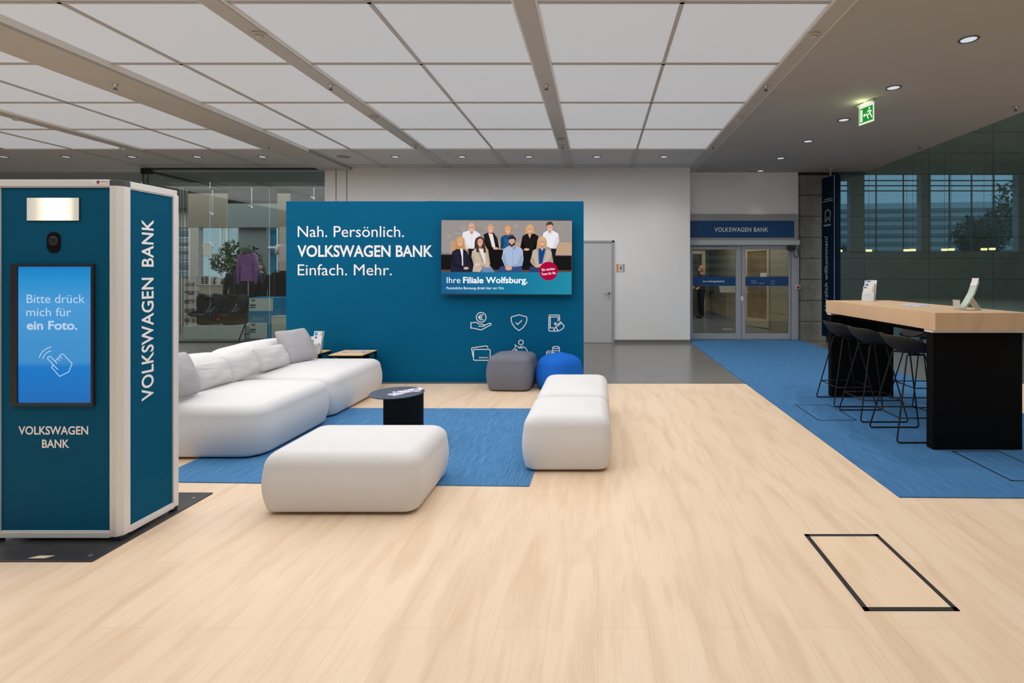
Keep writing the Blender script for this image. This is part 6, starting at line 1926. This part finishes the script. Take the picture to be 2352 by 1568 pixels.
# plinth with two child car seats
pd = 11.05
t = thing('display_plinth', 'low white display plinth carrying two child car seats', 'plinth', (px(500, pd), 11.45, 0))
pzt = pz(748, pd)
b = MB(); b.box(px(420, pd), px(565, pd), pd, pd + 0.72, 0.0, pzt); b.build('body', mat('plinth white', (0.58, 0.58, 0.57), 0.6), t, bevel=0.004)
M_cs = mat('black seat fabric', (0.010, 0.013, 0.022), 0.8)
M_csp = mat('black plastic', (0.010, 0.010, 0.011), 0.6, spec=0.2)
M_csg = mat('charcoal seat fabric', (0.028, 0.027, 0.027), 0.85)
M_strap = mat('grey strap', (0.32, 0.33, 0.34), 0.7)
def car_seat(label, cx_, y, hood, fab, turn):
    z = pzt
    t = thing('child_car_seat', label, 'car seat', (cx_, y, z), radians(turn), 'child car seats')
    b = MB(); b.soft(-0.17, 0.17, -0.20, 0.20, 0.0, 0.21, 0.05, (0.01, 0.01, 0)); b.build('base', M_csp, t, local=True, smooth=True)
    path = [(-0.27, 0.20), (-0.23, 0.215), (-0.15, 0.20), (-0.03, 0.175), (0.05, 0.21), (0.10, 0.31), (0.14, 0.44), (0.17, 0.55), (0.185, 0.62)]
    def at(v):
        q = v * (len(path) - 1)
        k = min(int(q), len(path) - 2)
        f = q - k
        p0, p1 = Vector(path[k]), Vector(path[k + 1])
        pm, pn = Vector(path[max(k - 1, 0)]), Vector(path[min(k + 2, len(path) - 1)])
        p = 0.5 * (2 * p0 + (p1 - pm) * f + (2 * pm - 5 * p0 + 4 * p1 - pn) * f * f + (3 * p0 - pm - 3 * p1 + pn) * f ** 3)
        d = (p1 - p0).normalized()
        return p, Vector((-d.y, d.x))
    def bucket(u, v):                      # seat, back and side wings in one padded shell
        a = (u - 0.5) * 2
        p, n = at(v)
        depth = (0.05 + 0.10 * min(1, v / 0.5)) if v < 0.5 else 0.15 + (0.12 if hood else 0.08) * min(1, (v - 0.5) / 0.35)
        w = 0.245 + 0.02 * sin(pi * v)
        w *= 1 - 0.22 * max(0, v - 0.8) / 0.2 - 0.12 * max(0, 0.15 - v) / 0.15
        s_ = min(1, max(0, (abs(a) - 0.5) / 0.5))
        s_ = s_ * s_ * (3 - 2 * s_)
        x = (1 if a > 0 else -1) * w * min(1, abs(a) / 0.68) ** 0.9
        q = p + n * depth * s_
        return Vector((x, q.x, q.y))
    b = MB(); b.grid(bucket, 22, 26); b.build('seat', fab, t, local=True, smooth=True, solid=0.055)
    b = MB(); b.soft(-0.13, 0.13, 0.10, 0.20, 0.42, 0.62, 0.045, (0.01, 0.02, 0)); b.build('headrest', M_csg, t, local=True, smooth=True)
    b = MB(); b.soft(-0.15, 0.15, -0.27, 0.02, 0.19, 0.235, 0.03, (0, 0, 0.012)); b.build('seat_cushion', fab if hood else M_csp, t, local=True, smooth=True)
    if hood:
        b = MB()
        def hd(u, v):
            a = pi * (-0.04 + 1.08 * u)
            r = 0.245
            f = v
            return Vector((r * cos(a), 0.19 - 0.22 * f - 0.03 * sin(a), 0.40 + 0.255 * max(0, sin(a)) ** 0.75 * (1.0 - 0.22 * f * f)))
        b.grid(hd, 24, 8)
        b.build('hood', fab, t, local=True, smooth=True, solid=0.035)
    for s_ in (-1, 1):
        b = MB(); b.tube([(s_ * 0.075, 0.09, 0.46), (s_ * 0.07, 0.05, 0.36), (s_ * 0.05, -0.03, 0.28), (0, -0.10, 0.26)], 0.013, 6); b.build('strap', M_strap, t, local=True, smooth=True)
    b = MB(); b.soft(-0.03, 0.03, -0.14, -0.09, 0.235, 0.285, 0.012); b.build('buckle', M_csp, t, local=True, smooth=True)
    if not hood:
        b = MB(); b.lathe([(0.0, -0.03), (0.03, -0.015), (0.035, 0.0), (0.03, 0.015), (0.0, 0.03)], 14, Matrix.Translation((-0.17, -0.25, 0.12))); b.build('release_knob', mat('red knob', lin(200, 50, 50), 0.5), t, local=True, smooth=True)
    return t
car_seat('black child car seat with hood, left one on the white plinth', px(480, 11.42), 11.45, True, M_cs, -14)
car_seat('charcoal child car seat without hood, right one on the white plinth', px(538, 11.42), 11.45, False, M_csg, -24)
# boxes
bd = 11.15
M_boxb = mat('bright blue carton', lin(16, 138, 186), 0.6, spec=0.1)
M_boxw = mat('white carton', (0.62, 0.62, 0.62), 0.6)
def carton(label, x0, x1, ya, yb, wy0, wy1, wx1, txt):
    t = thing('carton', label, 'box', (px((x0 + x1) / 2, bd), bd + 0.2, pz(yb, bd)), 0, 'blue cartons')
    b = MB(); b.box(px(x0, bd), px(x1, bd), bd, bd + 0.4, pz(yb, bd), pz(ya, bd)); b.build('body', M_boxb, t, bevel=0.004)
    b = MB(); b.box(px(x0, bd), px(wx1, bd), bd - 0.004, bd, pz(wy1, bd), pz(wy0, bd)); b.build('white_panel', M_boxw, t)
    b = MB(); b.tube([P(x0 + 9, wy0 + 4, bd - .006), P(x0 + 9, wy0 + 10, bd - .006)], 0.006).tube([P(x0 + 4, wy0 + 4, bd - .006), P(x0 + 14, wy0 + 4, bd - .006)], 0.01).box(px(x0 + 2, bd), px(x0 + 15, bd), bd - 0.008, bd - 0.004, pz(wy0 + 17, bd), pz(wy0 + 14, bd)); b.build('print', M_black, t)
    b = MB(); b.box(px(x0 + 1, bd), px(x0 + 15, bd), bd - 0.008, bd - 0.004, pz(wy0 + 22.5, bd), pz(wy0 + 19, bd)); b.build('print', mat('teal print', lin(0, 120, 120), 0.5), t)
    if txt:
        text_part('lettering', txt, facing(px(x0 + 9, bd), bd - 0.002, pz(yb - 6, bd)), px(x0 + 34, bd) - px(x0 + 9, bd), 6 / F * bd, mat('cream ink', (0.6, 0.55, 0.4), 0.6), t)
    return t
zf = CY + H * F / bd
carton('blue and white carton stacked on top beside the car seats', 572.5, 645, 683, 740, 685, 714, 627, 'Big love')
carton('blue and white carton standing on the floor under the other', 572.5, 622, 740, zf, 741, zf - 1, 614, None)
t = thing('white_box', 'white box next to the blue cartons at the edge of the partition', 'box', (px(640, 10.9), 11.2, 0))
b = MB(); b.box(px(623, 10.9), px(662, 10.9), 10.9, 11.1, 0, pz(728, 10.9)); b.build('body', mat('ivory box', (0.56, 0.56, 0.50), 0.6), t, bevel=0.006)
b = MB(); b.box(px(622, 10.9), px(663, 10.9), 10.89, 11.11, pz(728, 10.9), pz(725.5, 10.9)); b.build('lid', mat('ivory box', (0.60, 0.60, 0.54), 0.6), t, bevel=0.004)
t = thing('tripod_easel', 'thin black easel leg and bar standing before the plinth', 'easel', (px(556, 10.85), 10.85, 0))
b = MB(); b.tube([(px(564, 10.85), 10.85, pz(742, 10.85)), (px(552, 10.85), 10.8, 0)], 0.012); b.build('leg', M_black, t)
b = MB(); b.tube([(px(564, 10.85), 10.85, pz(742, 10.85)), (px(563, 10.98), 10.98, 0)], 0.008); b.build('leg', M_black, t)
b = MB(); b.tube([(px(560, 10.85), 10.84, pz(767, 10.85)), (px(574, 10.85), 10.84, pz(766, 10.85))], 0.010); b.build('bar', M_black, t)
